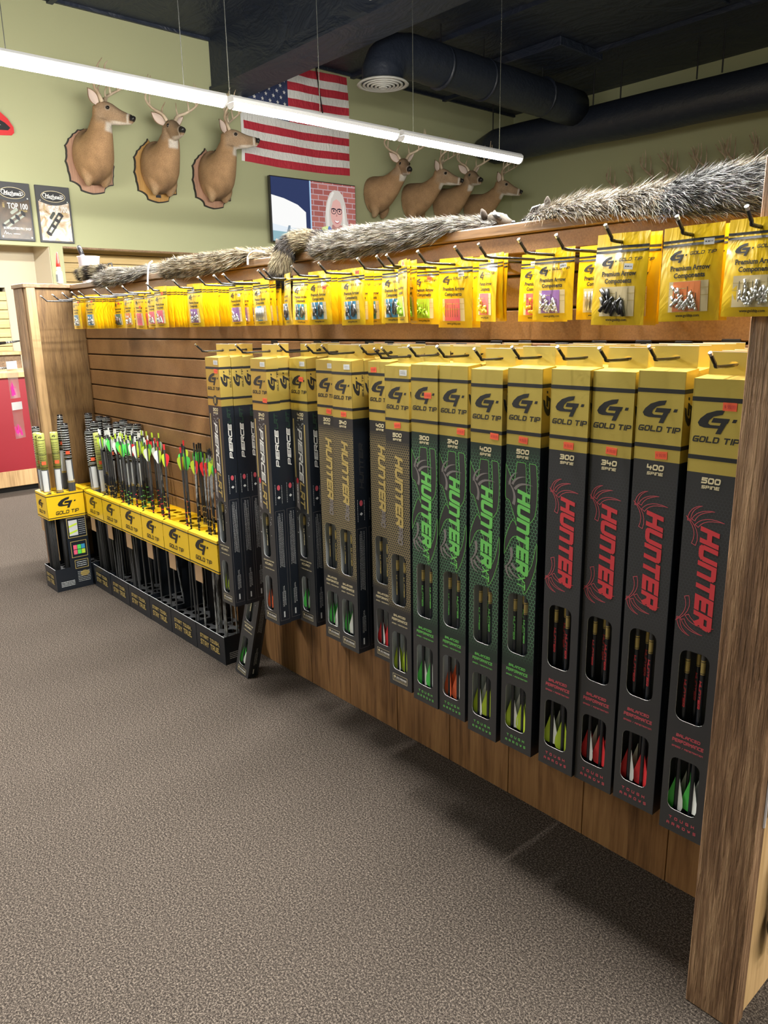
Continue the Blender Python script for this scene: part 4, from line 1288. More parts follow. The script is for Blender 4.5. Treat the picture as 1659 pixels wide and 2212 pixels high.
pelt('smallest grey raccoon pelt at the far end, its dark tail tip against the cup', [(-3.66, .07, .05, 1.52), (-3.60, .12, .08, 1.50), (-3.50, .155, .095, 1.49), (-3.38, .15, .095, 1.50), (-3.22, .12, .085, 1.52), (-3.10, .075, .075, 1.53), (-3.02, .04, .05, 1.53)],
     [(-3.62, 1.49, 1.555, .045), (-3.68, 1.46, 1.56, .046), (-3.74, 1.43, 1.558, .042), (-3.77, 1.41, 1.55, .028)], 18000, .036, 3, coon, -1, (-3.04, 1.53, 1, .9), .0006)
pelt('brown-grey raccoon pelt with a loose white string, second from the far end', [(-2.98, .06, .05, 1.53), (-2.93, .13, .095, 1.51), (-2.80, .17, .11, 1.49), (-2.62, .165, .105, 1.49), (-2.44, .13, .09, 1.51), (-2.30, .085, .075, 1.53), (-2.20, .045, .05, 1.53)],
     None, 22000, .034, 5, coon_brown, -1, (-2.23, 1.53, 1, .95), .0006)
pelt('long grizzled raccoon pelt with a ringed tail hanging over the front', [(-1.97, .06, .05, 1.53), (-1.92, .13, .10, 1.51), (-1.83, .165, .12, 1.49), (-1.70, .165, .12, 1.49), (-1.56, .14, .105, 1.50), (-1.45, .12, .095, 1.51), (-1.36, .08, .085, 1.53), (-1.29, .04, .05, 1.53)],
     [(-1.90, 1.50, 1.54, .045), (-1.99, 1.475, 1.55, .05), (-2.04, 1.43, 1.545, .05), (-2.055, 1.405, 1.51, .05), (-2.065, 1.395, 1.46, .046), (-2.075, 1.39, 1.425, .025)], 40000, .030, 9, coon, -1, (-1.33, 1.53, 1, .8), .00042)
pelt('largest coarse cream and dark badger-like pelt nearest the near post', [(-1.20, .04, .04, 1.53), (-1.12, .075, .065, 1.53), (-1.02, .10, .08, 1.53), (-.90, .115, .085, 1.53), (-.78, .15, .09, 1.52), (-.68, .19, .10, 1.51), (-.58, .22, .11, 1.50), (-.47, .22, .12, 1.50)],
     None, 60000, .05, 13, badger, 1, (-1.14, 1.53, -1, .85), .00042)
for (lb, p0) in (('thin white tie string hanging from the smallest pelt', [(-3.07, 1.45, 1.565), (-3.075, 1.435, 1.55), (-3.085, 1.43, 1.50), (-3.09, 1.428, 1.43)]),
                 ('short white string end looped beside the brown-grey pelt', [(-2.22, 1.44, 1.535), (-2.27, 1.43, 1.54), (-2.30, 1.428, 1.525), (-2.305, 1.428, 1.50)])):
    mb = MB(); mb.tube([tuple(p) for p in spline(p0, 10)], .0035, 5); tag(obj('tie_string', mb.mesh('tie_string', 'white')), lb, 'string')

# glue bottle, cup and marker on the far end cap
gb = thing('glue_bottle', 'small white glue bottle with a tall red cap on the far end post', 'bottle', (-4.02, 1.40, 1.52))
mb = MB(); mb.bbox(-.016, .016, -.012, .012, 0, .062, 0, .005); obj('bottle_body', mb.mesh('bottle_body', 'offwhite'), gb)
mb = MB(); mb.box(-.0135, .0135, -.0126, -.0122, .01, .045); obj('bottle_label', mb.mesh('bottle_label', mat('bottle_label_grey', (.1, .13, .17), .5)), gb)
mb = MB(); mb.tube([(0, 0, .062), (0, 0, .07), (0, 0, .085)], [.011, .011, .008], 10); obj('neck', mb.mesh('neck', 'white', True), gb)
mb = MB(); mb.tube([(0, 0, .082), (0, 0, .10), (0, 0, .145), (0, 0, .15)], [.011, .010, .005, .003], 10); obj('cap', mb.mesh('cap', mat('bottle_cap_red', (.7, .04, .03), .4), True), gb)
cu = thing('frosted_cup', 'frosted plastic cup printed sh beside the smallest pelt', 'cup', (-3.93, 1.52, 1.52))
M['frost'] = mat('frosted_plastic', (.62, .6, .68), .35)
mb = MB(); rr_ = [[(r * math.cos(2 * PI * i / 24), r * math.sin(2 * PI * i / 24), z) for i in range(24)] for r, z in ((.03, 0), (.04, .01), (.052, .125), (.054, .128), (.049, .126), (.037, .012), (.01, .01))]
mb.rings(rr_, 0, True); obj('cup_body', mb.mesh('cup_body', 'frost', True), cu)
mb = MB(); mb.shapes(font_shape('sh', .055, .01), lambda u, v: (.0505 * math.sin(u / .0505 - .15), -.0505 * math.cos(u / .0505 - .15), .045 + v)); obj('lettering', mb.mesh('lettering', mat('navy_ink', (.01, .02, .08), .5)), cu)
pn = thing('marker_pen', 'black-tipped marker pen leaning out of the frosted cup', 'pen', (-3.93, 1.52, 1.535))
mb = MB(); mb.tube([(.012, 0, 0), (-.055, -.01, .125)], .011, 10); obj('barrel', mb.mesh('barrel', 'frost', True), pn)
mb = MB(); mb.tube([(-.053, -.0095, .121), (-.072, -.0125, .158), (-.078, -.0135, .168)], [.012, .012, .009], 10); obj('cap', mb.mesh('cap', 'black', True), pn)
bx = thing('black_pouch', 'small black pouch behind the frosted cup on the gondola top', 'pouch', (-4.06, 1.68, 1.52))
mb = MB(); mb.bbox(-.06, .06, -.04, .04, 0, .09, 0, .012); obj('pouch_body', mb.mesh('pouch_body', 'black'), bx)
mb = MB(); mb.tube([(-.03, 0, .085), (-.02, 0, .11), (.02, 0, .11), (.03, 0, .085)], .004, 5); obj('strap', mb.mesh('strap', 'black'), bx)

# ------------------------------------------------------------------ hooks
def hook_mesh(y0, y1):
    mb = MB(); mb.tube([tuple(p) for p in spline([(0, 0, 0), (0, y1 * .5, -.001), (0, y1 + .012, -.002), (0, y1 - .004, .004), (0, y1 - .018, .016), (0, y1 - .022, .02)], 16)], .0031, 7)
    a = mb.mesh('rod', 'hook', True)
    mb = MB(); mb.bbox(-.019, .019, -.004, .0, -.008, .026, 0, .0015); mb.box(-.016, .016, -.012, -.003, -.010, .004)
    b = mb.mesh('back_plate', 'black')
    mb = MB(); mb.tube([(0, y1 - .020, .018), (0, y1 - .0245, .0225)], .0033, 7); c = mb.mesh('tip', 'chrome')
    return a, b, c


_hk = {}


def hook(x, z, y1, label):
    L = round(y1 - GY, 3)
    if L not in _hk: _hk[L] = hook_mesh(0, L)
    h = thing('display_hook', label, 'hook', (x, GY - .0005, z))
    for nm, me in zip(('rod', 'back_plate', 'tip'), _hk[L]): obj(nm, me, h)
    return h


# ------------------------------------------------------------------ boxed arrows
ZB = .342
FR = lambda off: (lambda u, v: (u, -off, v))
D = lambda d: BH - d            # height measured down from the top of the box
W1 = rrect(.014, .070, D(.624), D(.484), .015)
W2 = rrect(.013, .070, D(.812), D(.702), .013)
W1P = rrect(.016, .058, D(.634), D(.486), .016)
W2P = rrect(.016, .056, D(.818), D(.70), .013)


def carton(kind):
    mats = ['foil', {'pro': 'hex_gold', 'xt': 'hex_green', 'red': 'hex_dark', 'pierce': 'card_black'}[kind], 'card_side', 'card_edge', 'liner_dark' if kind == 'red' else 'liner', 'card_black']
    mb = MB()
    gz = D(.158)
    wa, wb = (W1P, W2P) if kind == 'pierce' else (W1, W2)
    mid = D(.66)
    mb.poly([[(0, gz), (BW, gz), (BW, BH), (0, BH)]], FR(0), 0)
    mb.poly([[(0, mid), (BW, mid), (BW, gz), (0, gz)], wa[::-1]], FR(0), 1)
    mb.poly([[(0, 0), (BW, 0), (BW, mid), (0, mid)], wb[::-1]], FR(0), 5)
    for xx, nx in ((0, -1), (BW, 1)):
        mb.add([(xx, 0, 0), (xx, BT, 0), (xx, BT, gz), (xx, 0, gz)], [(0, 1, 2, 3)], 2)
        mb.add([(xx, 0, gz), (xx, BT, gz), (xx, BT, BH), (xx, 0, BH)], [(0, 1, 2, 3)], 0)
    mb.add([(0, BT, 0), (BW, BT, 0), (BW, BT, BH), (0, BT, BH)], [(0, 1, 2, 3)], 2)
    mb.add([(0, 0, BH), (BW, 0, BH), (BW, BT, BH + .004), (0, BT, BH + .004)], [(0, 1, 2, 3)], 0)
    mb.add([(0, 0, BH), (0, BT, BH), (0, BT, BH + .004)], [(0, 1, 2)], 0); mb.add([(BW, 0, BH), (BW, BT, BH), (BW, BT, BH + .004)], [(0, 1, 2)], 0)
    mb.add([(0, 0, 0), (BW, 0, 0), (BW, BT, 0), (0, BT, 0)], [(3, 2, 1, 0)], 2)
    for x0 in (0.0, BW - .0012):                     # pale worn vertical edges
        mb.box(x0, x0 + .0012, -.0003, .0009, gz, BH, 0)
    mb.box(BW - .001, BW + .0002, -.0002, .0008, 0, gz, 2)
    hole = [(BW / 2 + .0085 * math.cos(a), BH + .022 + .0045 * math.sin(a)) for a in np.linspace(0, 2 * PI, 11)[:-1]]
    mb.poly([[(.003, BH), (BW - .003, BH), (BW - .003, BH + .042), (.003, BH + .042)], hole[::-1]], lambda u, v: (u, BT - .0008, v), 0)
    mb.poly([[(.003, BH), (BW - .003, BH), (BW - .003, BH + .042), (.003, BH + .042)], hole[::-1]], lambda u, v: (u, BT - .0002, v), 0)
    mb.box(.003, BW - .003, BT - .001, BT, BH + .0415, BH + .0425, 3)
    for wn in (wa, wb):                              # cut edge of the window and the recess behind it
        n = len(wn)
        mb.add([(u, 0, v) for u, v in wn] + [(u, .0012, v) for u, v in wn], [(i, (i + 1) % n, (i + 1) % n + n, i + n) for i in range(n)], 3)
    for z0, z1 in ((D(.835), D(.69)), (D(.65), D(.47))):
        mb.add([(.003, BT - .003, z0), (BW - .003, BT - .003, z0), (BW - .003, BT - .003, z1), (.003, BT - .003, z1)], [(0, 1, 2, 3)], 4)
        for xx in (.003, BW - .003):
            mb.add([(xx, .0013, z0), (xx, BT - .003, z0), (xx, BT - .003, z1), (xx, .0013, z1)], [(0, 1, 2, 3)], 4)
    return mb.mesh('carton', mats)


def dash_columns(mb, fn, u0, u1, v0, v1, cols, seed, mi=0, dw=.0011, seg=.006):
    """columns of tiny type drawn as short strokes"""
    rr = random.Random(seed)
    for k in range(cols):
        u = lerp(u0, u1, (k + .5) / cols); v = v0 + rr.uniform(0, .01); end = v1 - (0 if k % 3 else rr.uniform(0, .3) * (v1 - v0))
        while v < end:
            L = rr.uniform(.3, 1.0) * seg
            mb.add([fn(u - dw / 2, v), fn(u + dw / 2, v), fn(u + dw / 2, v + L), fn(u - dw / 2, v + L)], [(0, 1, 2, 3)], mi); v += L + .0016


def dash_rows(mb, fn, u0, u1, v0, v1, rows, seed, mi=0, dh=.0011, seg=.005):
    rr = random.Random(seed)
    for k in range(rows):
        v = lerp(v1, v0, (k + .5) / rows); u = u0
        while u < u1 - .001:
            L = min(rr.uniform(.3, 1.0) * seg, u1 - u)
            mb.add([fn(u, v - dh / 2), fn(u + L, v - dh / 2), fn(u + L, v + dh / 2), fn(u, v + dh / 2)], [(0, 1, 2, 3)], mi); u += L + .0013


def down(off, x0, ztop):        # lettering that reads down the box, tops towards +x
    return lambda u, v: (x0 + v, -off, ztop - u)


SIDE = lambda u, v: (BW + .0004, BT / 2 - v, u)      # reads up the side
_bx = {}


def box_prints(kind):
    """shared print meshes of one box design"""
    if kind in _bx: return _bx[kind]
    P = []
    for d in (.030, .128):
        mb = MB(); mb.box(-.0003, BW + .0003, -.0004, BT, D(d + .0075), D(d)); P.append(('band', mb.mesh('band', 'ink')))
    mb = MB(); add_logo(mb, FR(.0005), .012, D(.090), .066, 0); P.append(('logo', mb.mesh('logo', 'ink')))
    mb = MB(); add_strokes(mb, FR(.0005), 'GOLD TIP', .0045, D(.106), .0105, .0098, .0023, .22, .55, 0, .079); P.append(('brand_lettering', mb.mesh('brand_lettering', 'ink')))
    mb = MB()
    add_logo(mb, SIDE, D(.095), -.013, .052); add_strokes(mb, SIDE, 'GOLD TIP', D(.098), -.020, .006, .008, .0013, .2, .5, 0, .058)
    P.append(('side_logo', mb.mesh('side_logo', 'ink')))
    line = {'pierce': 'paleink', 'pro': 'paleink', 'xt': 'green_ink', 'red': 'pink_line'}[kind]
    if kind == 'pierce':
        mb = MB(); add_strokes(mb, down(.0005, .030, D(.213)), 'PIERCE', 0, 0, .022, .024, .0052, .35, .35, 0, .165); P.append(('title_lettering', mb.mesh('title_lettering', 'white')))
        mb = MB(); add_strokes(mb, down(.0005, .030, D(.383)), 'LRT', 0, 0, .024, .027, .0058, .35, .35, 0, .080)
        for x0, a, b in ((.007, .185, .37), (.064, .2, .48)):
            mb.poly([[(x0, D(b)), (x0 + .006, D(b + .004)), (x0 + .006, D(a)), (x0, D(a))]], FR(.0004))
        P.append(('gold_print', mb.mesh('gold_print', 'goldink')))
        mb = MB(); rr = random.Random(3)
        for q in range(34):
            cu, cv = rr.uniform(.026, .062), D(rr.uniform(.182, .216)) if q < 20 else D(rr.uniform(.478, .56))
            if q >= 20: cu = rr.choice((rr.uniform(.006, .012), rr.uniform(.062, .078)))
            r = .0022
            mb.poly([[(cu + (r if i % 2 == 0 else r * .42) * math.sin(i * PI / 5), cv + (r if i % 2 == 0 else r * .42) * math.cos(i * PI / 5)) for i in range(10)]], FR(.0006))
        P.append(('star_print', mb.mesh('star_print', 'offwhite')))
        mb = MB(); mb.poly([[(.010, D(.468)), (.026, D(.478)), (.024, D(.385)), (.012, D(.375))]], FR(.0005), 0)
        mb.poly([[(.018 + .006 * math.cos(a), D(.382) + .009 * math.sin(a)) for a in np.linspace(0, 2 * PI, 13)[:-1]]], FR(.0007), 1)
        add_strokes(mb, down(.0009, .014, D(.395)), 'KICK SHIELD', 0, 0, .006, .005, .0011, 0, .5, 2, .06)
        P.append(('shield_print', mb.mesh('shield_print', ['greyink', 'red_ink', 'white'])))
        mb = MB(); add_strokes(mb, SIDE, 'PIERCE', D(.335), -.010, .014, .02, .0034, .3, .4, 0, .115); P.append(('side_title', mb.mesh('side_title', 'white')))
        mb = MB(); add_strokes(mb, SIDE, 'LRT', D(.215), -.010, .014, .02, .0034, .3, .4, 0, .048); P.append(('side_subtitle', mb.mesh('side_subtitle', 'dark_green')))
        words = (('CONCENTRATED', .645, .0045, 0), ('ACCURACY', .658, .0075, 1), ('& PENETRATION', .672, .0035, 1))
    else:
        ttl = 'HUNTER'
        mb = MB(); add_strokes(mb, down(.0008, .033 if kind != 'pro' else .034, D(.25 if kind != 'pro' else .222)), ttl, 0, 0, .034 if kind != 'pro' else .029, .030, .0088 if kind != 'pro' else .0074, .26, .22, 0, .182)
        P.append(('title_lettering', mb.mesh('title_lettering', {'pro': 'goldink', 'xt': 'green_ink', 'red': 'red_ink'}[kind])))
        if kind == 'pro':
            mb = MB(); add_strokes(mb, down(.0008, .042, D(.405)), 'PRO', 0, 0, .019, .02, .0048, .2, .3, 0, .048); P.append(('subtitle_lettering', mb.mesh('subtitle_lettering', 'greyink')))
        else:
            def rack(mb, x, z, s, flip, fill):
                f_ = -1 if flip else 1
                T = lambda u, v: (x + u * s, -.0006, z + v * s * f_)
                shp = [blade((-.16, -.80), (.06, -.25), (-.52, .22), .17), blade((-.40, .06), (-.40, .55), (.06, .66), .13),
                       blade((-.24, .10), (-.10, .48), (.52, .52), .13), blade((-.10, -.10), (.16, .30), (.90, .16), .15)]
                for q in shp:
                    if fill: mb.poly([q], T)
                    else: add_outline(mb, T, q, .0010 / s)
            for q in ((.030, D(.247), .048, False), (.026, D(.422), .050, True)):
                mb = MB(); rack(mb, *q, kind == 'xt'); P.append(('antler_print', mb.mesh('antler_print', 'greyink' if kind == 'xt' else 'pink_line')))
        if kind == 'xt':
            mb = MB(); add_strokes(mb, down(.0008, .038, D(.437)), 'XT', 0, 0, .022, .02, .0036, .25, .6, 0, .030); P.append(('subtitle_lettering', mb.mesh('subtitle_lettering', 'green_ink')))
            curves = [[(0, .20), (.022, .235), (.03, .19), (.040, .17), (.052, .19), (.056, .25), (.062, .285), (.066, .25), (.062, .18), (.075, .17), (.084, .24), (.080, .30), (.062, .33), (.05, .40), (.056, .44), (.075, .41), (.086, .36), (.088, .40), (.074, .45), (.055, .478), (.05, .41), (.038, .36), (.02, .36), (.0, .40), (0, .37), (.02, .32), (.032, .33), (.012, .28), (0, .27)]]
            mb = MB()
            for cv in curves:
                sp = [(float(p[0]), D(float(p[1]))) for p in spline(cv + [cv[0]], 90)][:-1]
                sp = [(min(max(u, 0.0), BW), min(v, D(.193))) for u, v in sp]
                mb.poly([sp], FR(.0003), 0); add_outline(mb, FR(.0005), sp, .0011, True, 1)
            P.append(('camo_print', mb.mesh('camo_print', ['card_black', 'green_ink'])))
        words = (('BALANCED', .655, .0062, 0), ('PERFORMANCE', .667, .0072, 0), ('SPEED & PENETRATION', .678, .0034, 0))
        mb = MB(); add_strokes(mb, SIDE, 'HUNTER', D(.36), -.012, .016, .02, .004, .3, .3, 0, .13); P.append(('side_title', mb.mesh('side_title', {'pro': 'card_black', 'xt': 'dark_green', 'red': 'card_black'}[kind])))
    mb = MB()
    for tx, d, h, _ in words:
        add_strokes(mb, FR(.0006), tx, BW / 2 - .001, D(d + .003), h, h * 1.0, h * .22, .1, .7, 0, .060 if len(tx) > 8 else .046, True)
    P.append(('slogan_lettering', mb.mesh('slogan_lettering', line)))
    if kind in ('pierce', 'pro'):
        mb = MB(); add_outline(mb, FR(.0006), [(.014, D(.846)), (.070, D(.846)), (.070, D(.826)), (.014, D(.826))], .0010, True, 0)
        mb.poly([[(.017, D(.834)), (.0215, D(.829)), (.026, D(.834)), (.0215, D(.839))]], FR(.0006), 0); add_strokes(mb, FR(.0006), 'GTO PROMISE', .028, D(.838), .0055, .005, .0013, 0, .4, 1, .039)
        dash_rows(mb, FR(.0006), .017, .067, D(.8445), D(.8395), 2, 4, 0, .0007)
        P.append(('promise_label', mb.mesh('promise_label', ['paleink', 'white'])))
    else:
        mb = MB()
        add_strokes(mb, FR(.0006), 'TOUGH', BW / 2, D(.833), .0062, .0068, .0014, 0, 4.2, 0, .05, True); add_strokes(mb, FR(.0006), 'ARROWS', BW / 2, D(.846), .0062, .0068, .0014, 0, 4.2, 0, .058, True)
        P.append(('foot_lettering', mb.mesh('foot_lettering', line)))
    mb = MB(); S2 = lambda u, v: (BW + .0004, BT / 2 + u, v)
    if kind in ('pierce', 'pro'):
        mb.add([(BW + .0002, .006, D(a)) for a in (0,)] * 0, [], 0)
        dash_columns(mb, S2, -.015, -.011, D(.46), D(.37), 1, 5); dash_columns(mb, S2, .009, .014, D(.46), D(.37), 1, 6)
        mb.poly([[(.0 + .006 * math.cos(a), D(.40) + .009 * math.sin(a)) for a in np.linspace(0, 2 * PI, 11)[:-1]]], S2, 1); mb.poly([[(-.006, D(.432)), (0, D(.427)), (.006, D(.432)), (0, D(.437))]], S2, 0)
        dash_columns(mb, S2, -.010, .010, D(.665), D(.485), 5, 7); dash_columns(mb, S2, -.006, .008, D(.80), D(.73), 4, 8); mb.poly([[(-.004, D(.835)), (.001, D(.835)), (.001, D(.815)), (-.004, D(.815))]], S2, 0)
        add_outline(mb, S2, [(-.017, D(.475)), (.017, D(.475)), (.017, D(.845)), (-.017, D(.845))], .0006, True, 2)
    else:
        dash_columns(mb, S2, -.010, .010, D(.70), D(.50), 3, 7, 2)
    P.append(('side_text', mb.mesh('side_text', ['offwhite', 'pink_line', 'greyink'])))
    _bx[kind] = P
    return P


_sp = {}


def spine_mesh(n, kind):
    if (n, kind) not in _sp:
        mb = MB(); c = {'pierce': .047}.get(kind, .043)
        add_strokes(mb, FR(.0006), n, c, D(.1755), .0105, .0115, .0027, .12, .45, 0, .033, True); add_strokes(mb, FR(.0006), 'SPINE', c, D(.1845), .0058, .0062, .0014, .12, .5, 0, .031, True)
        _sp[(n, kind)] = mb.mesh('spine_lettering', 'paleink')
    return _sp[(n, kind)]


mb = MB(); mb.box(-.0115, .0115, -.0009, -.0004, -.0068, .0068, 0); add_strokes(mb, lambda u, v: (u, -.00105, v), '$ 99.99', 0, -.0028, .0056, .0028, .0006, 0, .6, 1, .018, True); _stick = mb.mesh('price_sticker', ['sticker', 'red_ink'])
mb = MB(); mb.box(-.013, .013, -.0009, -.0004, -.007, .007, 0); dash_rows(mb, lambda u, v: (u, -.001, v), -.009, .009, -.004, .004, 2, 2, 1); _stock = mb.mesh('stock_sticker', ['offwhite', 'greyink'])
_arr = {}


def boxed_arrow(col, accent):
    if (col, accent) in _arr: return _arr[(col, accent)]
    mb = MB(); r = .0044
    for z0, z1, mi in ((D(.85), D(.533), 0), (D(.533), D(.505), 1), (D(.505), D(.465), 2)):
        mb.tube([(0, 0, z0), (0, 0, z1)], r, 9, mi, False)
    for d in (.509, .531): mb.tube([(0, 0, D(d)), (0, 0, D(d - .0012))], r * 1.04, 9, 0, False)
    add_strokes(mb, lambda u, v: ((r + .0002) * math.sin(v / r), -(r + .0002) * math.cos(v / r), D(.545) - u), 'HUNTER', 0, -.0026, .0052, .008, .0014, .2, .4, 3, .055)
    sh = mb.mesh('arrow_shaft', ['card_side', 'goldink', 'shaft', accent], True)
    mb = MB(); pts = [(0, D(.748)), (.004, D(.762)), (.0125, D(.790)), (.0135, D(.805)), (.010, D(.815)), (0, D(.818))]
    mb.poly([pts], lambda u, v: (u + r * .9, 0, v)); mb.poly([pts], lambda u, v: (u + r * .9, .0006, v))
    _arr[(col, accent)] = (sh, mb.mesh('vane', col))
    return _arr[(col, accent)]


_cart = {}
KIND = {'pierce': ('striped flag-print', 'paleink'), 'pro': ('gold honeycomb', 'goldink'), 'xt': ('green honeycomb', 'green_ink'), 'red': ('red-lettered', 'red_ink')}


def arrow_box(kind, spine, x, y, z, label, vanes=None, stick=None, stock=False, rot=(0, 0, 0), group=None, emblem=False):
    if kind not in _cart: _cart[kind] = carton(kind)
    b = thing('arrow_box', label, 'box', (x, y, z), rot, group)
    obj('carton', _cart[kind], b)
    for nm, me in box_prints(kind): obj(nm, me, b)
    obj('spine_lettering', spine_mesh(spine, kind), b)
    if stick: obj('price_sticker', _stick, b, (stick[0], 0, D(stick[1])), (0, random.uniform(-.08, .08), 0))
    if stock: obj('stock_sticker', _stock, b, (.068, 0, D(.016)))
    if emblem:
        mb = MB(); mb.poly([[(.05 + .015 * math.cos(a), D(.14) + .017 * math.sin(a)) for a in np.linspace(0, 2 * PI, 21)[:-1]]], FR(.0006), 0)
        for a in (.6, -.6):
            add_outline(mb, FR(.0008), [(.05 - .011 * math.sin(a), D(.14) - .014 * math.cos(a)), (.05 + .011 * math.sin(a), D(.14) + .014 * math.cos(a))], .0022, False, 1)
        add_outline(mb, FR(.001), [(.05 + .007 * math.cos(a), D(.14) + .008 * math.sin(a)) for a in np.linspace(0, 2 * PI, 13)[:-1]], .0018, True, 1); add_strokes(mb, FR(.0012), 'A', .05, D(.144), .008, .008, .0016, 0, .3, 1, None, True)
        obj('round_emblem', mb.mesh('round_emblem', ['ink', 'goldink']), b)
    if vanes:
        xs = (.024, .038, .053, .066) if kind != 'pierce' else (.026, .040, .052)
        for i, xx in enumerate(xs):
            main = vanes[i % len(vanes)]
            sh, vn = boxed_arrow(main, KIND[kind][1])
            yy = .013 if i % 2 == 0 else .027
            a = obj('arrow', sh, b, (xx, yy, .004 + (.0 if i % 2 == 0 else .012) + random.uniform(-.004, .004)), (0, 0, random.uniform(-.25, .25)))
            for q, ang in enumerate((PI + .25, -.35, PI / 2)):
                v_ = vn if q != 1 else boxed_arrow(vanes[(i + 1) % len(vanes)], KIND[kind][1])[1]
                obj('vane', v_, a, (0, 0, 0), (0, 0, ang))
    return b


SP = dict(g=('vane_green', 'vane_green', 'vane_white'), l=('vane_lime', 'vane_white', 'vane_lime', 'vane_lime'), o=('vane_orange', 'vane_orange', 'vane_orange', 'vane_white'),
          r=('vane_red', 'vane_white', 'vane_red', 'vane_red'), G=('vane_green', 'vane_white', 'vane_green', 'vane_white'))
# kind, spine, x, y, z offset, n in stack, vanes, sticker, stock label, words that single the front box out
STACKS = [
    ('pierce', '300', -2.322, 1.252, 0, 3, 'l', (.066, .044), True, 'marked 300 with a round black emblem, leftmost of the hanging boxes'),
    ('pierce', '340', -2.071, 1.271, 0, 2, 'o', (.072, .125), True, 'marked 340 with a torn lower window'),
    ('pierce', '400', -1.978, 1.352, 0, 3, 'g', (.060, .062), True, 'marked 400, rightmost of its kind'),
    ('pro', '300', -1.812, 1.332, 0, 3, 'g', (.055, .146), True, 'marked 300, left of the other honeycomb boxes'),
    ('pro', '340', -1.722, 1.320, 0, 4, 'g', (.048, .147), True, 'marked 340 with three green vanes in its window'),
    ('pro', '400', -1.592, 1.345, 0, 3, 'r', (.022, .022), False, 'marked 400, partly hidden, with red vanes'),
    ('pro', '400', -1.498, 1.338, -.004, 2, 'r', None, True, 'squeezed between two others so only a strip shows'),
    ('pro', '500', -1.438, 1.268, -.003, 1, 'l', (.045, .146), True, 'marked 500 with lime vanes, rightmost of its kind'),
    ('xt', '300', -1.319, 1.246, 0.004, 5, 'G', (.056, .070), False, 'marked 300 with a price sticker over its logo'),
    ('xt', '340', -1.229, 1.249, 0.004, 5, 'o', (.068, .145), False, 'marked 340 with orange vanes'),
    ('xt', '400', -1.121, 1.238, 0, 5, 'l', (.068, .140), False, 'marked 400 with lime and white vanes'),
    ('xt', '500', -1.022, 1.241, .005, 5, 'l', (.044, .146), False, 'marked 500, rightmost of the green ones'),
    ('red', '300', -.914, 1.243, .006, 5, 'l', (.046, .147), False, 'marked 300 with lime vanes'),
    ('red', '340', -.824, 1.250, .005, 5, 'r', (.047, .147), False, 'marked 340 with red vanes'),
    ('red', '400', -.728, 1.247, .009, 5, 'r', (.053, .147), False, 'marked 400 with red vanes, widest gap to its right'),
    ('red', '500', -.622, 1.241, 0, 5, 'G', (.064, .044), False, 'marked 500 with green vanes beside the near post'),
]
_kc = {}
for kd, sp_, x, y, dz, n, vn, st, stock, words in STACKS:
    _kc[kd] = _kc.get(kd, -1) + 1
    sid = '%s of its kind from the left' % ORD[_kc[kd]]
    front = arrow_box(kd, sp_, x, y, ZB + dz, '%s arrow box %s' % (KIND[kd][0], words), SP[vn], st, stock, emblem='emblem' in words and kd == 'pierce')
    hook(x + BW / 2, ZB + dz + BH + .022, y - .04 if y > 1.3 else 1.222, 'black hook holding the %s stack, %s' % (KIND[kd][0], sid))
    for k in range(1, n):
        ky = y + k * (BT + .0008)
        if ky + BT > GY: break
        kz = dz + random.uniform(-.002, .002)
        arrow_box(kd, sp_, x + random.uniform(-.003, .003), ky, ZB + kz, '%s arrow box, %s back in the %s stack of its kind from the left' % (KIND[kd][0], ORD[k], ORD[_kc[kd]]), None, None, stock)
# a fallen box standing on the carpet, leaning back under the hanging boxes
lean = arrow_box('pierce', '340', -2.425, 1.340, .006, 'striped flag-print arrow box standing on the carpet, leaning under the leftmost hanging boxes', SP['g'], None, False)
lean.rotation_euler = (-.13, .155, 0)

# ------------------------------------------------------------------ parts pouches
PW, PH = .098, .142


def psurf(u, v, b=.0055, tw=0.0):
    a = math.sin(PI * min(1, max(0, u / PW))) ** .5 * math.sin(PI * min(1, max(0, v / (PH * .82)))) ** .5 if v < PH * .82 else 0
    return b * a + .0022 * math.sin(u * 70 + v * 35) * (v / PH) + tw * (u / PW - .5) * v


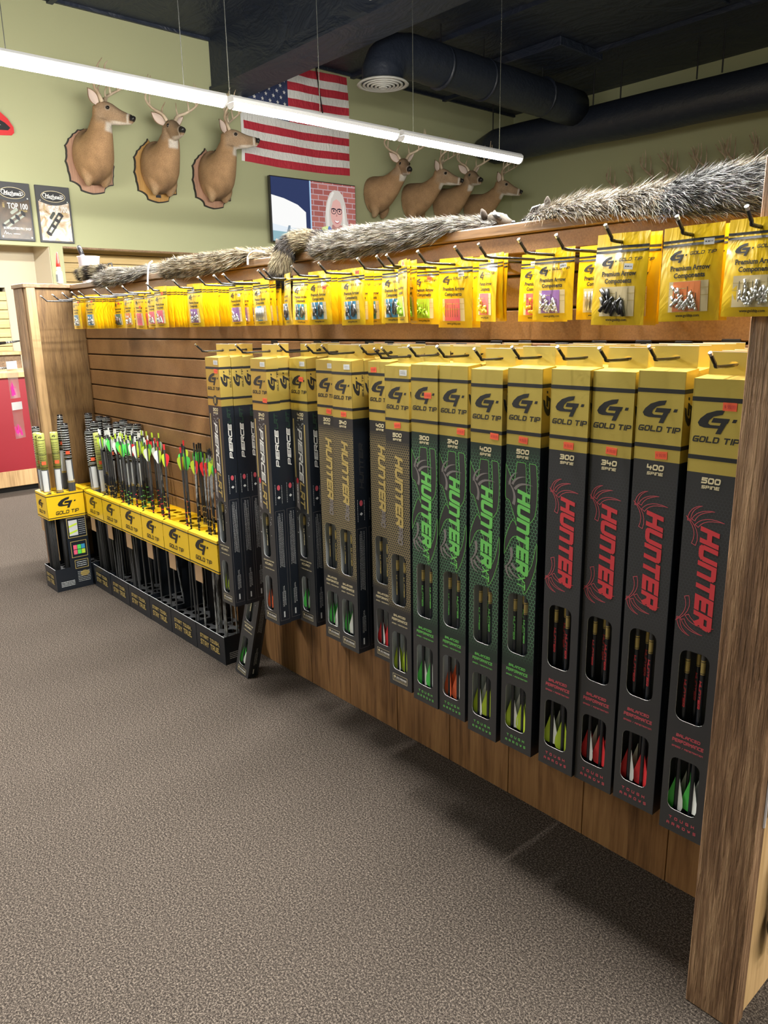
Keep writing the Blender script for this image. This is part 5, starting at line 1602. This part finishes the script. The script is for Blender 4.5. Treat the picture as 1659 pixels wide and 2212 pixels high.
def pouch_meshes(card, insert, seed):
    rr = random.Random(seed)
    b = .0045 + rr.random() * .003; tw = rr.uniform(-.04, .04)
    fn = lambda off: (lambda u, v: (u - PW / 2, -psurf(u, v, b, tw) - off, v - PH))
    out = []
    mb = MB()
    NU, NV = 8, 11
    win = [(.020, .016), (.078, .016), (.078, .056), (.020, .056)]
    for s in (1, -1):
        vs = []
        for j in range(NV + 1):
            for i in range(NU + 1):
                u, v = PW * i / NU, PH * j / NV
                p = fn(0)(u, v)
                vs.append((p[0], p[1] if s == 1 else -psurf(u, v, -b * .6, tw) * 1.0 + .0006, p[2]))
        mb.add(vs, [(j * (NU + 1) + i, j * (NU + 1) + i + 1, (j + 1) * (NU + 1) + i + 1, (j + 1) * (NU + 1) + i) for j in range(NV) for i in range(NU)])
    out.append(('pouch', mb.mesh('pouch', 'yellow', True)))

    def strip(mb, u0, u1, v0, v1, off, mi=0, n=8):
        f_ = fn(off)
        for i in range(n):
            a, c = lerp(u0, u1, i / n), lerp(u0, u1, (i + 1) / n)
            mb.add([f_(a, v0), f_(c, v0), f_(c, v1), f_(a, v1)], [(0, 1, 2, 3)], mi)
    mb = MB()
    strip(mb, 0, PW, .1125, .1163, .0006)
    sl_ = mb.mesh('seal_line', 'ink'); mb = MB(); strip(mb, 0, PW, .1190, .1228, .0006)
    out.append(('seal_line', sl_)); out.append(('seal_line', mb.mesh('seal_line', 'ink')))
    mb = MB(); f_ = fn(.0007); add_logo(mb, f_, .014, .0885, .030); add_strokes(mb, f_, 'GOLD TIP', .048, .0985, .0052, .0052, .0011, .25, .5, 0, .040); out.append(('logo', mb.mesh('logo', 'ink')))
    for args, k_, z_ in ((('Premium Arrow', .0105, .032), .93, .0765), (('Components', .0105, .032), .93, .0655), (('www.goldtip.com', .006, .02), .9, .0065)):
        mb = MB(); mb.shapes(font_shape(*args), lambda u, v: f_(PW / 2 + u * k_, z_ + v)); out.append(('lettering', mb.mesh('lettering', 'ink')))
    mb = MB(); strip(mb, .017, .081, .014, .060, .0007, 0, 6); strip(mb, .017, .081, .038, .039, .0009, 1, 4); strip(mb, .017, .081, .049, .050, .0009, 1, 4); out.append(('window_backing', mb.mesh('window_backing', ['card_cream', 'goldink'])))
    mb = MB(); c0, c1 = (.024, .069) if insert != 'rods' else (.03, .058); strip(mb, c0, c1, .0145, .0595, .0011, 0, 5)
    for k in range(6): strip(mb, c0 + .003 + k * (c1 - c0 - .004) / 6, c0 + .004 + k * (c1 - c0 - .004) / 6, .022, .052 - (k % 3) * .005, .0014, 1, 1)
    out.append(('card', mb.mesh('card', [card, 'ink'])))
    ins = []
    col = {'tubes': 'silver', 'black': 'black', 'steel': 'steel', 'rods': 'silver', 'yellow': 'vane_lime', 'none': None, 'lime': 'card_lime', 'nut': 'silver'}[insert]
    if col:
        if insert == 'yellow': col = 'insert_yellow'; M.setdefault('insert_yellow', mat('insert_yellow', (.85, .62, .06), .4))
        cnt = {'tubes': 20, 'black': 13, 'steel': 10, 'rods': 7, 'yellow': 16, 'lime': 12, 'nut': 18}[insert]
        for k in range(cnt):
            L = {'tubes': .014, 'black': .022, 'steel': .024, 'rods': .036, 'yellow': .007, 'lime': .012, 'nut': .007}[insert] / 2
            r = {'tubes': .0024, 'black': .0034, 'steel': .0023, 'rods': .0021, 'yellow': .0026, 'lime': .0022, 'nut': .0025}[insert]
            a = rr.uniform(-.9, .9) + PI / 2 if insert != 'rods' else PI / 2 + rr.uniform(-.06, .06)
            u = rr.uniform(.026, .072) if insert != 'rods' else .025 + k * .0072; v = .0185 + abs(rr.gauss(0, .011)) + L * .5 if insert != 'rods' else .036
            v = min(v, .048); p = Vector(f_(u, v)); p.y = -psurf(u, v, b, tw) - .0022 - r * .4
            dx, dz = math.cos(a) * L, math.sin(a) * L
            mb = MB()
            if insert in ('tubes', 'nut'):
                mb.tube([(p.x + dx * q, p.y, p.z + dz * q) for q in (-1, -.5, -.45, -.1, -.05, .4, .45, 1)], [r, r, r * .75, r * .75, r, r, r * .75, r], 6)
            else: mb.tube([(p.x - dx, p.y, p.z - dz), (p.x + dx, p.y, p.z + dz)], r, 6)
            ins.append(mb)
    big = MB()
    for q in ins: big.add(q.v, q.f)
    out2 = [('insert', q.mesh('insert', col, True)) for q in ins]
    mb = MB(); strip(mb, .0165, .0815, .0135, .0605, .0058, 0, 6); film = ('window', mb.mesh('window', 'film', True))
    return out, out2, ('inserts', big.mesh('inserts', col, True)) if ins else None, film


_pm = {}
mb = MB(); mb.box(-.008, .008, -.0003, .0, -.0045, .0045, 0); dash_rows(mb, lambda u, v: (u, -.0005, v), -.006, .006, -.002, .002, 1, 2, 1, .0016, .003); _pst = {c: mb.mesh('price_sticker', [c, 'ink']) for c in ('offwhite', 'sticker')}
CN = dict(card_pink='pink', card_blue='blue', card_purple='purple', card_orange='orange', card_cream='cream', card_lime='lime', card_teal='teal')
IN = dict(tubes='silver tubes', black='black tubes', steel='grey points', rods='steel rods', yellow='yellow nocks', none='no loose parts', lime='lime nocks', nut='small silver nuts')


def pouch(x, y, z, card, insert, label, near=False, yaw=0, roll=0, scale=1.0, sticker=None, plain=False, group=None):
    key = (card, insert, random.randrange(2))
    if key not in _pm: _pm[key] = pouch_meshes(*key)
    main, singles, joined, film = _pm[key]
    p = thing('parts_pouch', label, 'pouch', (x, y, z), (random.uniform(-.02, .02), roll, yaw), group)
    p.scale = (scale,) * 3
    for nm, me in (main[:3] if plain else main): obj(nm, me, p)
    if not plain:
        if near:
            for nm, me in singles: obj(nm, me, p)
        elif joined: obj(*joined, p, kind='stuff')
        obj(*film, p)
    if sticker: obj('price_sticker', _pst[sticker[0]], p, (sticker[1], -.0085 if sticker[2] < -.03 else -.004, sticker[2]), (0, random.uniform(-.1, .1), 0))
    return p


# hook x, front y, count, spacing, card, insert, yaw, scale, near, sticker, rear-only y list
POUCH = [
    (-.520, 1.205, 3, .012, 'card_cream', 'tubes', .0, 1.0, True, None),
    (-.632, 1.218, 2, .022, 'card_orange', 'tubes', .02, 1.04, True, ('offwhite', .028, -.026)),
    (-.758, 1.218, 3, .02, 'card_cream', 'black', -.03, 1.08, True, ('offwhite', .02, -.052)),
    (-.895, 1.362, 2, .02, 'card_cream', 'rods', .05, 1.0, True, None),
    (-.982, 1.330, 1, .02, 'card_purple', 'tubes', .03, 1.0, True, ('offwhite', .028, -.036)),
    (-1.085, 1.415, 2, .03, 'card_pink', 'yellow', .0, 1.02, True, ('offwhite', -.01, -.02)),
    (-1.150, 1.320, 5, .008, 'card_pink', 'yellow', -.4, 1.0, True, ('offwhite', .03, -.015)),
    (-1.262, 1.335, 2, .03, 'card_pink', 'none', .0, 1.1, True, ('offwhite', .025, -.034)),
    (-1.365, 1.262, 3, .016, 'card_lime', 'lime', -.5, 1.0, False, ('sticker', .03, -.01)),
    (-1.400, 1.375, 3, .03, 'card_lime', 'lime', .0, 1.03, False, ('sticker', .022, -.036)),
    (-1.470, 1.335, 2, .02, 'card_blue', 'steel', .0, 1.0, False, None),
    (-1.625, 1.325, 3, .03, 'card_blue', 'steel', .0, 1.02, False, ('sticker', .025, -.012)),
    (-1.745, 1.305, 5, .022, 'card_blue', 'steel', .08, 1.0, False, ('sticker', .03, -.045)),
    (-1.880, 1.290, 1, .02, 'card_blue', 'steel', -.4, 1.0, False, None),
    (-1.910, 1.365, 3, .03, 'card_blue', 'steel', .0, 1.0, False, ('offwhite', .01, -.028)),
    (-2.105, 1.345, 4, .02, 'card_blue', 'rods', .0, 1.0, False, ('offwhite', .0, -.045)),
    (-2.262, 1.350, 3, .03, 'card_purple', 'nut', .0, 1.0, False, ('offwhite', .03, -.045)),
    (-2.435, 1.290, 9, .018, 'card_purple', 'nut', .05, 1.0, False, ('offwhite', .0, -.02)),
    (-2.640, 1.265, 15, .0125, 'card_pink', 'nut', .05, 1.0, False, ('sticker', .02, -.025)),
    (-2.850, 1.330, 2, .03, 'card_pink', 'nut', .0, 1.0, False, None),
    (-3.000, 1.345, 2, .03, 'card_pink', 'none', .0, 1.04, False, ('sticker', .02, -.06)),
    (-3.125, 1.355, 3, .03, 'card_orange', 'nut', .0, 1.0, False, ('offwhite', .0, -.028)),
    (-3.290, 1.380, 3, .03, 'card_teal', 'steel', .05, 1.0, False, ('sticker', .02, -.04)),
    (-3.370, 1.290, 8, .014, 'card_blue', 'nut', .1, 1.0, False, ('sticker', .02, -.03)),
    (-3.480, 1.272, 6, .016, 'card_blue', 'nut', .0, 1.0, False, ('sticker', .03, -.03)),
]
HZ = 1.4305
for k, (hx, y, n, dy, card, ins, yaw, sc, near, stick) in enumerate(POUCH):
    pos = 'on the %s pouch hook from the near post' % ORD[k]
    for q in range(n):
        yy = y + q * dy
        if yy > GY - .012: break
        lab = ('front yellow pouch with %s card and %s, %s hook from the near post' % (CN[card], IN[ins], ORD[k])) if q == 0 else 'yellow pouch, %s from the front on the %s pouch hook from the near post' % (ORD[q], ORD[k])
        pouch(hx + (0 if q == 0 else random.uniform(-.004, .012)), yy, HZ + .012 * sc, card, ins, lab, near and q == 0, yaw + random.uniform(-.05, .05) * (q > 0), random.uniform(-.02, .03), sc, stick if q == 0 or q % 3 == 0 else None, plain=q > 0 and n > 4 and not q % 4 == 0)
    hook(hx, HZ, 1.24 if y > 1.25 else y - .03, 'black wire hook holding the yellow pouches, %s from the near post' % ORD[k])
for x, lb in ((-3.62, 'empty black hook tip left of the leftmost pouches'), (-3.78, 'bare black hook nearest the far end post'), (-2.17, 'bare black hook between the purple and blue carded pouches')):
    hook(x, HZ, 1.245, lb)

# ------------------------------------------------------------------ floor bins
FRB = lambda y: (lambda u, v: (u, y, v))


def bin_mesh(wd, dp, name):
    """parts of one cardboard shaft bin: origin at the front left foot, front towards -y"""
    H0, H1, H2 = .118, .378, .509
    parts = []
    mb = MB()
    mb.poly([[(0, 0), (wd, 0), (wd, H0), (0, H0)]], FRB(0)); mb.poly([[(0, 0), (wd, 0), (wd, H1), (0, H1)]], FRB(dp))
    mb.poly([[(0, 0), (dp, 0), (dp, H1), (dp * .45, H1), (dp * .45, H0 + .0), (0, H0)]], lambda u, v: (0, u, v)); mb.poly([[(0, 0), (dp, 0), (dp, H1), (dp * .42, H1), (dp * .42, H0), (0, H0)]], lambda u, v: (wd, u, v))
    mb.poly([[(0, 0), (wd, 0), (wd, dp), (0, dp)]], lambda u, v: (u, v, .002))
    parts.append(('base_tray', mb.mesh('base_tray', 'card_side')))
    holes = []
    for r in range(3):
        for c in range(4):
            cx, cy = wd * (c + .5) / 4, dp * (r + .5) / 3
            holes.append([(cx + wd * .095 * math.cos(a), cy + dp * .12 * math.sin(a)) for a in np.linspace(0, 2 * PI, 13)[:-1]])
    mb = MB(); mb.poly([[(0, 0), (wd, 0), (wd, dp), (0, dp)]] + [h[::-1] for h in holes], lambda u, v: (u, v, H0 - .022)); parts.append(('shaft_grid', mb.mesh('shaft_grid', 'liner_dark')))
    mb = MB(); mb.poly([[(0, 0), (wd, 0), (wd, dp), (0, dp)]] + [h[::-1] for h in holes], lambda u, v: (u, v, H2 - .012)); mb.poly([[(0, 0), (wd, 0), (wd, dp), (0, dp)]] + [h[::-1] for h in holes], lambda u, v: (u, v, H2 - .014))
    mb.poly([[(0, H1), (wd, H1), (wd, H2), (0, H2)]], FRB(-.001)); mb.poly([[(0, H1), (wd, H1), (wd, H2), (0, H2)]], FRB(dp))
    for xx in (-.0005, wd + .0005): mb.poly([[(0, H1), (dp, H1), (dp, H2), (0, H2)]], lambda u, v: (xx, u, v))
    mb.add([(0, -.001, H2), (wd, -.001, H2), (wd - .008, .02, H2 + .006), (.008, .02, H2 + .006)], [(0, 1, 2, 3)])      # loose flap
    parts.append(('header', mb.mesh('header', 'yellow_card')))
    mb = MB()
    for z in (H1 + .008, H2 - .012):
        mb = MB(); mb.box(-.0012, wd + .0012, -.002, -.0011, z - .002, z + .002); mb.box(-.0012, -.0006, -.002, dp, z - .002, z + .002); mb.box(wd + .0006, wd + .0012, -.002, dp, z - .002, z + .002)
        parts.append(('header_line', mb.mesh('header_line', 'ink')))
    mb = MB(); f_ = FRB(-.0025); add_logo(mb, f_, wd * .24, H1 + .054, wd * .46); add_strokes(mb, f_, 'GOLD TIP', wd * .22, H1 + .026, .018, .018, .0036, .22, .5, 0, wd * .56)
    parts.append(('logo', mb.mesh('logo', 'ink')))
    mb = MB(); g_ = lambda u, v: (wd + .0018, u, v); add_logo(mb, g_, dp * .28, H1 + .050, dp * .50); add_strokes(mb, g_, 'GOLD TIP', dp * .20, H1 + .022, .018, .018, .0036, .22, .5, 0, dp * .62)
    parts.append(('side_logo', mb.mesh('side_logo', 'ink')))
    mb = MB(); add_strokes(mb, f_, 'START TOUGH,', wd * .15, .066, .017, .016, .0042, .1, .4, 0, wd * .68); add_strokes(mb, f_, 'STAY TRUE.', wd * .15, .034, .024, .022, .0056, .1, .4, 0, wd * .68)
    parts.append(('foot_lettering', mb.mesh('foot_lettering', 'goldink')))
    mb = MB(); S2 = lambda u, v: (wd + .0008, u, v)
    dash_rows(mb, S2, dp * .12, dp * .5, .02, .05, 4, 3, 0, .003, .02); dash_rows(mb, S2, dp * .6, dp * .95, .03, .09, 7, 4, 0, .002, .012)
    if name == 'info':
        add_outline(mb, S2, [(dp * .46, .27), (dp * .97, .27), (dp * .97, .372), (dp * .46, .372)], .003, True, 1)
        mb.poly([[(dp * .50, .28), (dp * .74, .28), (dp * .74, .36), (dp * .50, .36)]], S2, 0)
        for q in (.30, .335): mb.poly([[(dp * .5, q - .012), (dp * .73, q), (dp * .73, q + .009), (dp * .5, q - .002)]], lambda u, v: (wd + .0012, u, v), 2)
        dash_rows(mb, S2, dp * .77, dp * .95, .28, .362, 8, 9, 0, .002, .01)
        add_outline(mb, S2, [(dp * .5, .165), (dp * .93, .165), (dp * .93, .248), (dp * .5, .248)], .003, True, 1)
        for q, c_ in enumerate((3, 4, 5, 3, 4, 6)):
            mb.poly([[(dp * (.56 + .11 * (q % 3)), .18 + .026 * (q // 3)), (dp * (.66 + .11 * (q % 3)), .18 + .026 * (q // 3)), (dp * (.66 + .11 * (q % 3)), .203 + .026 * (q // 3)), (dp * (.56 + .11 * (q % 3)), .203 + .026 * (q // 3))]], S2, c_)
        add_outline(mb, S2, [(dp * .56, .105), (dp * .92, .105), (dp * .92, .148), (dp * .56, .148)], .003, True, 1); dash_rows(mb, S2, dp * .6, dp * .88, .112, .142, 3, 12, 0, .003, .02)
        mb.poly([[(dp * .8 + dp * .13 * math.cos(a), .074 + .016 * math.sin(a)) for a in np.linspace(0, 2 * PI, 15)[:-1]]], S2, 1)
    parts.append(('side_print', mb.mesh('side_print', ['offwhite', 'goldink', 'vane_lime', 'card_pink', 'vane_green', 'vane_lime', 'card_blue'])))
    mb = MB(); mb.box(wd * .08, wd * .34, .006, .008, H1 - .075, H1); parts.append(('inner_flap', mb.mesh('inner_flap', 'kraft')))
    mb = MB(); mb.box(-.0005, wd + .0005, -.0008, .0008, H0 - .001, H0 + .0006); parts.append(('tray_edge', mb.mesh('tray_edge', 'liner')))
    return parts


BINX = [-3.822, -3.609, -3.394, -3.167, -2.955, -2.727, -2.495]
BY, BD = 1.335, .163
bins = []
for k in range(6):
    lab = 'yellow-topped black floor bin of arrows, %s in the row along the gondola' % (ORD[k] + ' from the left' if k < 5 else 'rightmost')
    b = thing('shaft_bin', lab, 'bin', (BINX[k], BY + .001 * k, 0))
    for nm, me in bin_mesh(BINX[k + 1] - BINX[k] - .002, BD, 'plain'): obj(nm, me, b)
    bins.append(b)
b = thing('shaft_bin', 'yellow-topped bin at the far left corner, its printed side facing the row', 'bin', (-4.005, 1.15, 0))
for nm, me in bin_mesh(.158, .182, 'info'): obj(nm, me, b)
mb = MB(); mb.poly([[(0, .09), (.16, .09), (.16, .118), (.0, .118)]], lambda u, v: (u * 0 + .1585, .0 + u, v))
b = thing('shaft_bin', 'second yellow-topped bin tucked behind the far left corner bin', 'bin', (-4.005, 1.337, 0))
for nm, me in bin_mesh(.158, .16, 'plain'): obj(nm, me, b)

# single arrows: shaft, nock, three vanes
_am = {}


def arrow_parts(shaftmat, accent, nock, va, vb):
    key = (shaftmat, accent, nock, va, vb)
    if key in _am: return _am[key]
    r = .0037; L = .80
    mb = MB()
    for z0, z1, mi in ((0, .46, 0), (.46, .485, 2), (.485, .60, 1), (.60, L, 0)):
        mb.tube([(0, 0, z0), (0, 0, z1)], r, 7, mi, False)
    for q in range(5): mb.tube([(0, 0, .505 + q * .012), (0, 0, .509 + q * .012)], r * 1.03, 7, 1 if q % 2 else 3, False)
    sh = mb.mesh('shaft', [shaftmat, 'card_side', 'goldink' if accent == 'goldink' else accent, accent], True)
    mb = MB(); mb.tube([(0, 0, L - .004), (0, 0, L + .012)], r * .95, 7); mb.box(-r, -r * .3, -r * .6, r * .6, L + .012, L + .022); mb.box(r * .3, r, -r * .6, r * .6, L + .012, L + .022)
    nk = mb.mesh('nock', nock)
    vm = []
    for c in (va, vb):
        mb = MB(); pts = [(r * .8, L - .075), (.009, L - .066), (.0165, L - .045), (.0185, L - .032), (.016, L - .022), (.009, L - .017), (r * .8, L - .016)]
        mb.poly([pts], lambda u, v: (u, 0, v)); vm.append(mb.mesh('vane', c))
    _am[key] = (sh, nk, vm[0], vm[1])
    return _am[key]


def put_arrow(base, top, spec, spin):
    d = (Vector(top) - Vector(base)); L = d.length
    a = thing('loose_arrow', '', 'arrow', base)
    a.rotation_euler = Vector((0, 0, 1)).rotation_difference(d).to_euler()
    sh, nk, v0, v1 = arrow_parts(*spec)
    obj('shaft', sh, a); obj('nock', nk, a)
    for q, ang in enumerate((spin, spin + 2.094, spin + 4.189)):
        obj('vane', v0 if q else v1, a, (0, 0, 0), (0, 0, ang))
    return a


VN = dict(vane_green='green', vane_lime='lime', vane_white='white', vane_red='red')
AR = {1: [('shaft', 'goldink', 'vane_white', 'vane_white', 'vane_red')] * 2 + [('shaft', 'goldink', 'vane_white', 'vane_white', 'vane_green')] * 10 + [('shaft', 'goldink', 'vane_white', 'vane_lime', 'vane_white')] * 6,
      2: [('shaft', 'green_ink', 'vane_lime', 'vane_green', 'vane_white')] * 7 + [('shaft', 'green_ink', 'vane_white', 'vane_lime', 'vane_white')] * 6 + [('shaft', 'red_ink', 'vane_lime', 'vane_white', 'vane_red')] * 4 + [('shaft', 'green_ink', 'vane_white', 'vane_green', 'vane_lime')] * 4,
      3: [('shaft', 'red_ink', 'vane_red', 'vane_lime', 'vane_white')] * 4 + [('camo_shaft', 'goldink', 'vane_white', 'vane_red', 'vane_red')],
      4: [('shaft', 'goldink', 'ink', 'vane_green', 'vane_lime')] * 6 + [('shaft', 'red_ink', 'vane_red', 'vane_lime', 'vane_red')] * 2,
      5: [('camo_shaft', 'goldink', 'ink', 'vane_green', 'vane_lime')] * 7 + [('camo_shaft', 'goldink', 'ink', 'vane_red', 'vane_lime')] * 7}
rr = random.Random(21)
SETS = ['white vanes and one red', 'green and white vanes']
for bk, specs in AR.items():
    x0, x1 = BINX[bk], BINX[bk + 1]
    made = []
    for i, sp_ in enumerate(specs):
        c = rr.randrange(4); r_ = rr.randrange(3)
        wd = x1 - x0
        bx_ = x0 + wd * (c + .5) / 4 + rr.uniform(-.012, .012); by_ = BY + BD * (r_ + .5) / 3 + rr.uniform(-.01, .01)
        lx = rr.uniform(-.045, .0) if bk < 3 else rr.uniform(-.035, .02); ly = rr.uniform(-.012, .014)
        if bk == 3 and i == 4: lx = -.10; ly = -.03
        bz = .006 + rr.uniform(0, .012)
        drop = .0
        top = Vector((bx_ + lx, by_ + ly, .81)); base = Vector((bx_, by_, bz))
        made.append((put_arrow(base, top, sp_, rr.uniform(0, 6.28)), sp_))
    by = {}
    for a, sp_ in made: by.setdefault((sp_[3], sp_[4]), []).append(a)
    for (va, vb), lst in by.items():
        lst.sort(key=lambda a: cam_px(a.matrix_basis @ Vector((0, 0, .77))))
        for q, a in enumerate(lst):
            colr = '%s-vaned' % VN[va] if va == vb else '%s-and-%s-vaned' % (VN[va], VN[vb])
            a['label'] = '%s arrow, %s of its kind from the left in the %s row bin' % (colr, ORD[q], ORD[bk] if bk < 5 else 'rightmost')
            a['group'] = 'loose arrows in the %s row bin' % (ORD[bk] if bk < 5 else 'rightmost')


# shrink-wrapped bundles of shafts
def tube_meshes(kind):
    r = .0175; L = .80
    mb = MB()
    for q in range(12):
        a = 2 * PI * q / 12; rr_ = r * .78
        mb.tube([(rr_ * math.cos(a), rr_ * math.sin(a), 0), (rr_ * math.cos(a), rr_ * math.sin(a), L - .01)], .0042, 6, 0, True)
    for q in range(12):
        a = 2 * PI * q / 12; rr_ = r * .78
        mb.tube([(rr_ * math.cos(a), rr_ * math.sin(a), .50), (rr_ * math.cos(a), rr_ * math.sin(a), .515)], .0044, 6, 1, False)
    sh = mb.mesh('shaft_bundle', ['shaft', 'goldink'], True)
    mb = MB(); mb.tube([(0, 0, L - .18), (0, 0, L - .004), (0, 0, L), (0, 0, L + .002)], [r * 1.06, r * 1.06, r * .95, .002], 16); sl = mb.mesh('sleeve', 'tube_yellow' if kind == 'y' else 'tube_black', True)
    cy = lambda off: (lambda u, v: ((r * 1.06 + off) * math.sin(u / r), -(r * 1.06 + off) * math.cos(u / r), v))
    mb = MB()
    if kind == 'y':
        add_logo(mb, cy(.0004), -.008, L - .024, .02, 0); dash_rows(mb, cy(.0004), -.014, .014, L - .16, L - .045, 10, 5, 0, .002, .008)
        for z in (L - .035, L - .105, L - .172): mb.tube([(0, 0, z), (0, 0, z + .0025)], r * 1.075, 16, 0, False)
        pr = mb.mesh('sleeve_print', ['ink', 'white'])
    else:
        for z in (L - .012, L - .020, L - .172, L - .165): mb.tube([(0, 0, z), (0, 0, z + .0022)], r * 1.075, 16, 0, False)
        dash_rows(mb, cy(.0005), -.024, .024, L - .158, L - .028, 11, 17, 0, .0046, .0085)
        pr = mb.mesh('sleeve_print', 'offwhite')
    mb = MB(); c_ = cy(.001)
    for i in range(4):
        a, b2 = -.012 + i * .006, -.006 + i * .006
        mb.add([c_(a, L - .29), c_(b2, L - .29), c_(b2, L - .185), c_(a, L - .185)], [(0, 1, 2, 3)])
    lb = mb.mesh('stock_label', 'offwhite')
    mb = MB(); c_ = cy(.0016)
    for i in range(3):
        a, b2 = -.006 + i * .006, i * .006
        mb.add([c_(a, L - .155), c_(b2, L - .155), c_(b2, L - .138), c_(a, L - .138)], [(0, 1, 2, 3)])
    st = mb.mesh('price_sticker', 'sticker')
    return (('shaft_bundle', sh), ('sleeve', sl), ('sleeve_print', pr), ('stock_label', lb), ('price_sticker', st))


_tm = {'y': tube_meshes('y'), 'b': tube_meshes('b')}
TUBES = [('b', -3.975, 1.185, -.012, .0, .02), ('y', -3.945, 1.175, -.0, .0, 0), ('y', -3.895, 1.175, .0, 0, .0), ('y', -3.885, 1.228, -.005, .01, -.04), ('b', -3.885, 1.30, -.03, .0, .03), ('b', -3.965, 1.285, -.08, .04, .06),
         ('b', -3.785, 1.375, -.015, .0, .0), ('b', -3.755, 1.40, -.02, .0, .04), ('b', -3.72, 1.37, -.055, -.0, .01), ('b', -3.69, 1.43, -.03, .02, .03), ('y', -3.655, 1.385, -.06, .0, -.06), ('b', -3.635, 1.455, -.02, .01, .04), ('b', -3.79, 1.46, -.03, .02, .05),
         ('b', -3.565, 1.465, -.02, .015, .03), ('b', -3.52, 1.47, -.01, .01, .04), ('b', -3.45, 1.47, .0, .01, .045), ('b', -3.60, 1.475, -.02, .01, .05), ('b', -3.93, 1.43, -.02, .01, .06), ('b', -3.88, 1.46, .0, .01, .05)]
made = []
for kd, x, y, lx, ly, dz in TUBES:
    t_ = thing('shaft_pack', '', 'shaft pack', (x, y, .008 + max(0, dz * 1.2)))
    d = Vector((lx, ly, .8)); t_.rotation_euler = Vector((0, 0, 1)).rotation_difference(d).to_euler()
    for nm, me in _tm[kd]:
        obj(nm, me, t_, (0, 0, 0), (0, 0, 1.15 if nm != 'shaft_bundle' else 0))
    made.append((t_, kd))
for kd, nm in (('y', 'yellow-sleeved'), ('b', 'black-sleeved')):
    lst = sorted([a for a, q in made if q == kd], key=lambda a: cam_px(a.matrix_basis @ Vector((0, 0, .8))))
    for q, a in enumerate(lst):
        a['label'] = '%s pack of bare shafts in the left bins, %s of them from the left' % (nm, ORD[q]); a['group'] = 'wrapped shaft packs'

# ------------------------------------------------------------------ outside of the near end: clear clamshell and a bagged black part
cl = thing('clear_clamshell', 'clear plastic clamshell pack hanging on the outer near end at the right frame edge', 'package', (-.444, 1.262, .425))
mb = MB(); mb.bbox(.001, .055, 0, .14, 0, .36, 0, .008); obj('shell', mb.mesh('shell', 'film'), cl)
mb = MB(); mb.box(.012, .050, .03, .12, .05, .32); obj('contents', mb.mesh('contents', mat('pale_blue_tray', (.62, .74, .78), .4)), cl)
mb = MB(); mb.tube([(.004, -.001, .0), (.004, -.001, .36)], .003, 6); obj('rim', mb.mesh('rim', 'frost'), cl)
bg = thing('bagged_part', 'black moulded part in a clear bag on the outer near end by the carpet', 'package', (-.444, 1.30, .10))
mb = MB()
for j in range(11):
    pass
ringz = [(0, .012, .02), (.03, .028, .05), (.08, .036, .07), (.14, .036, .075), (.20, .03, .07), (.26, .018, .06), (.30, .004, .055)]
mb.rings([[(.024 + a * math.cos(2 * PI * k / 16) * .55, .06 + b2 * math.sin(2 * PI * k / 16) + .004 * mnoise.noise((k * .9, z * 30, 0)), z) for k in range(16)] for z, a, b2 in ringz]); obj('clear_bag', mb.mesh('clear_bag', 'film', True), bg)
mb = MB(); mb.tube([tuple(p) for p in spline([(.02, .06, .02), (.022, .05, .08), (.024, .065, .14), (.024, .055, .20), (.02, .06, .24)], 12)], [.008, .018, .022, .02, .016, .02, .022, .02, .015, .018, .014, .008], 10); obj('moulded_part', mb.mesh('moulded_part', 'black', True), bg)
for q in range(3):
    mb = MB(); add_outline(mb, lambda u, v: (.048, u, v), [(.05 + .01 * math.cos(a) + .012 * q, .09 + q * .035 + .011 * math.sin(a)) for a in np.linspace(0, 2 * PI, 11)[:-1]], .003); obj('white_mark', mb.mesh('white_mark', 'white'), bg)
mb = MB(); mb.tube([(.004, .06, .26), (.004, .06, .34)], .010, 8); obj('hanging_strap', mb.mesh('hanging_strap', 'black', True), bg)
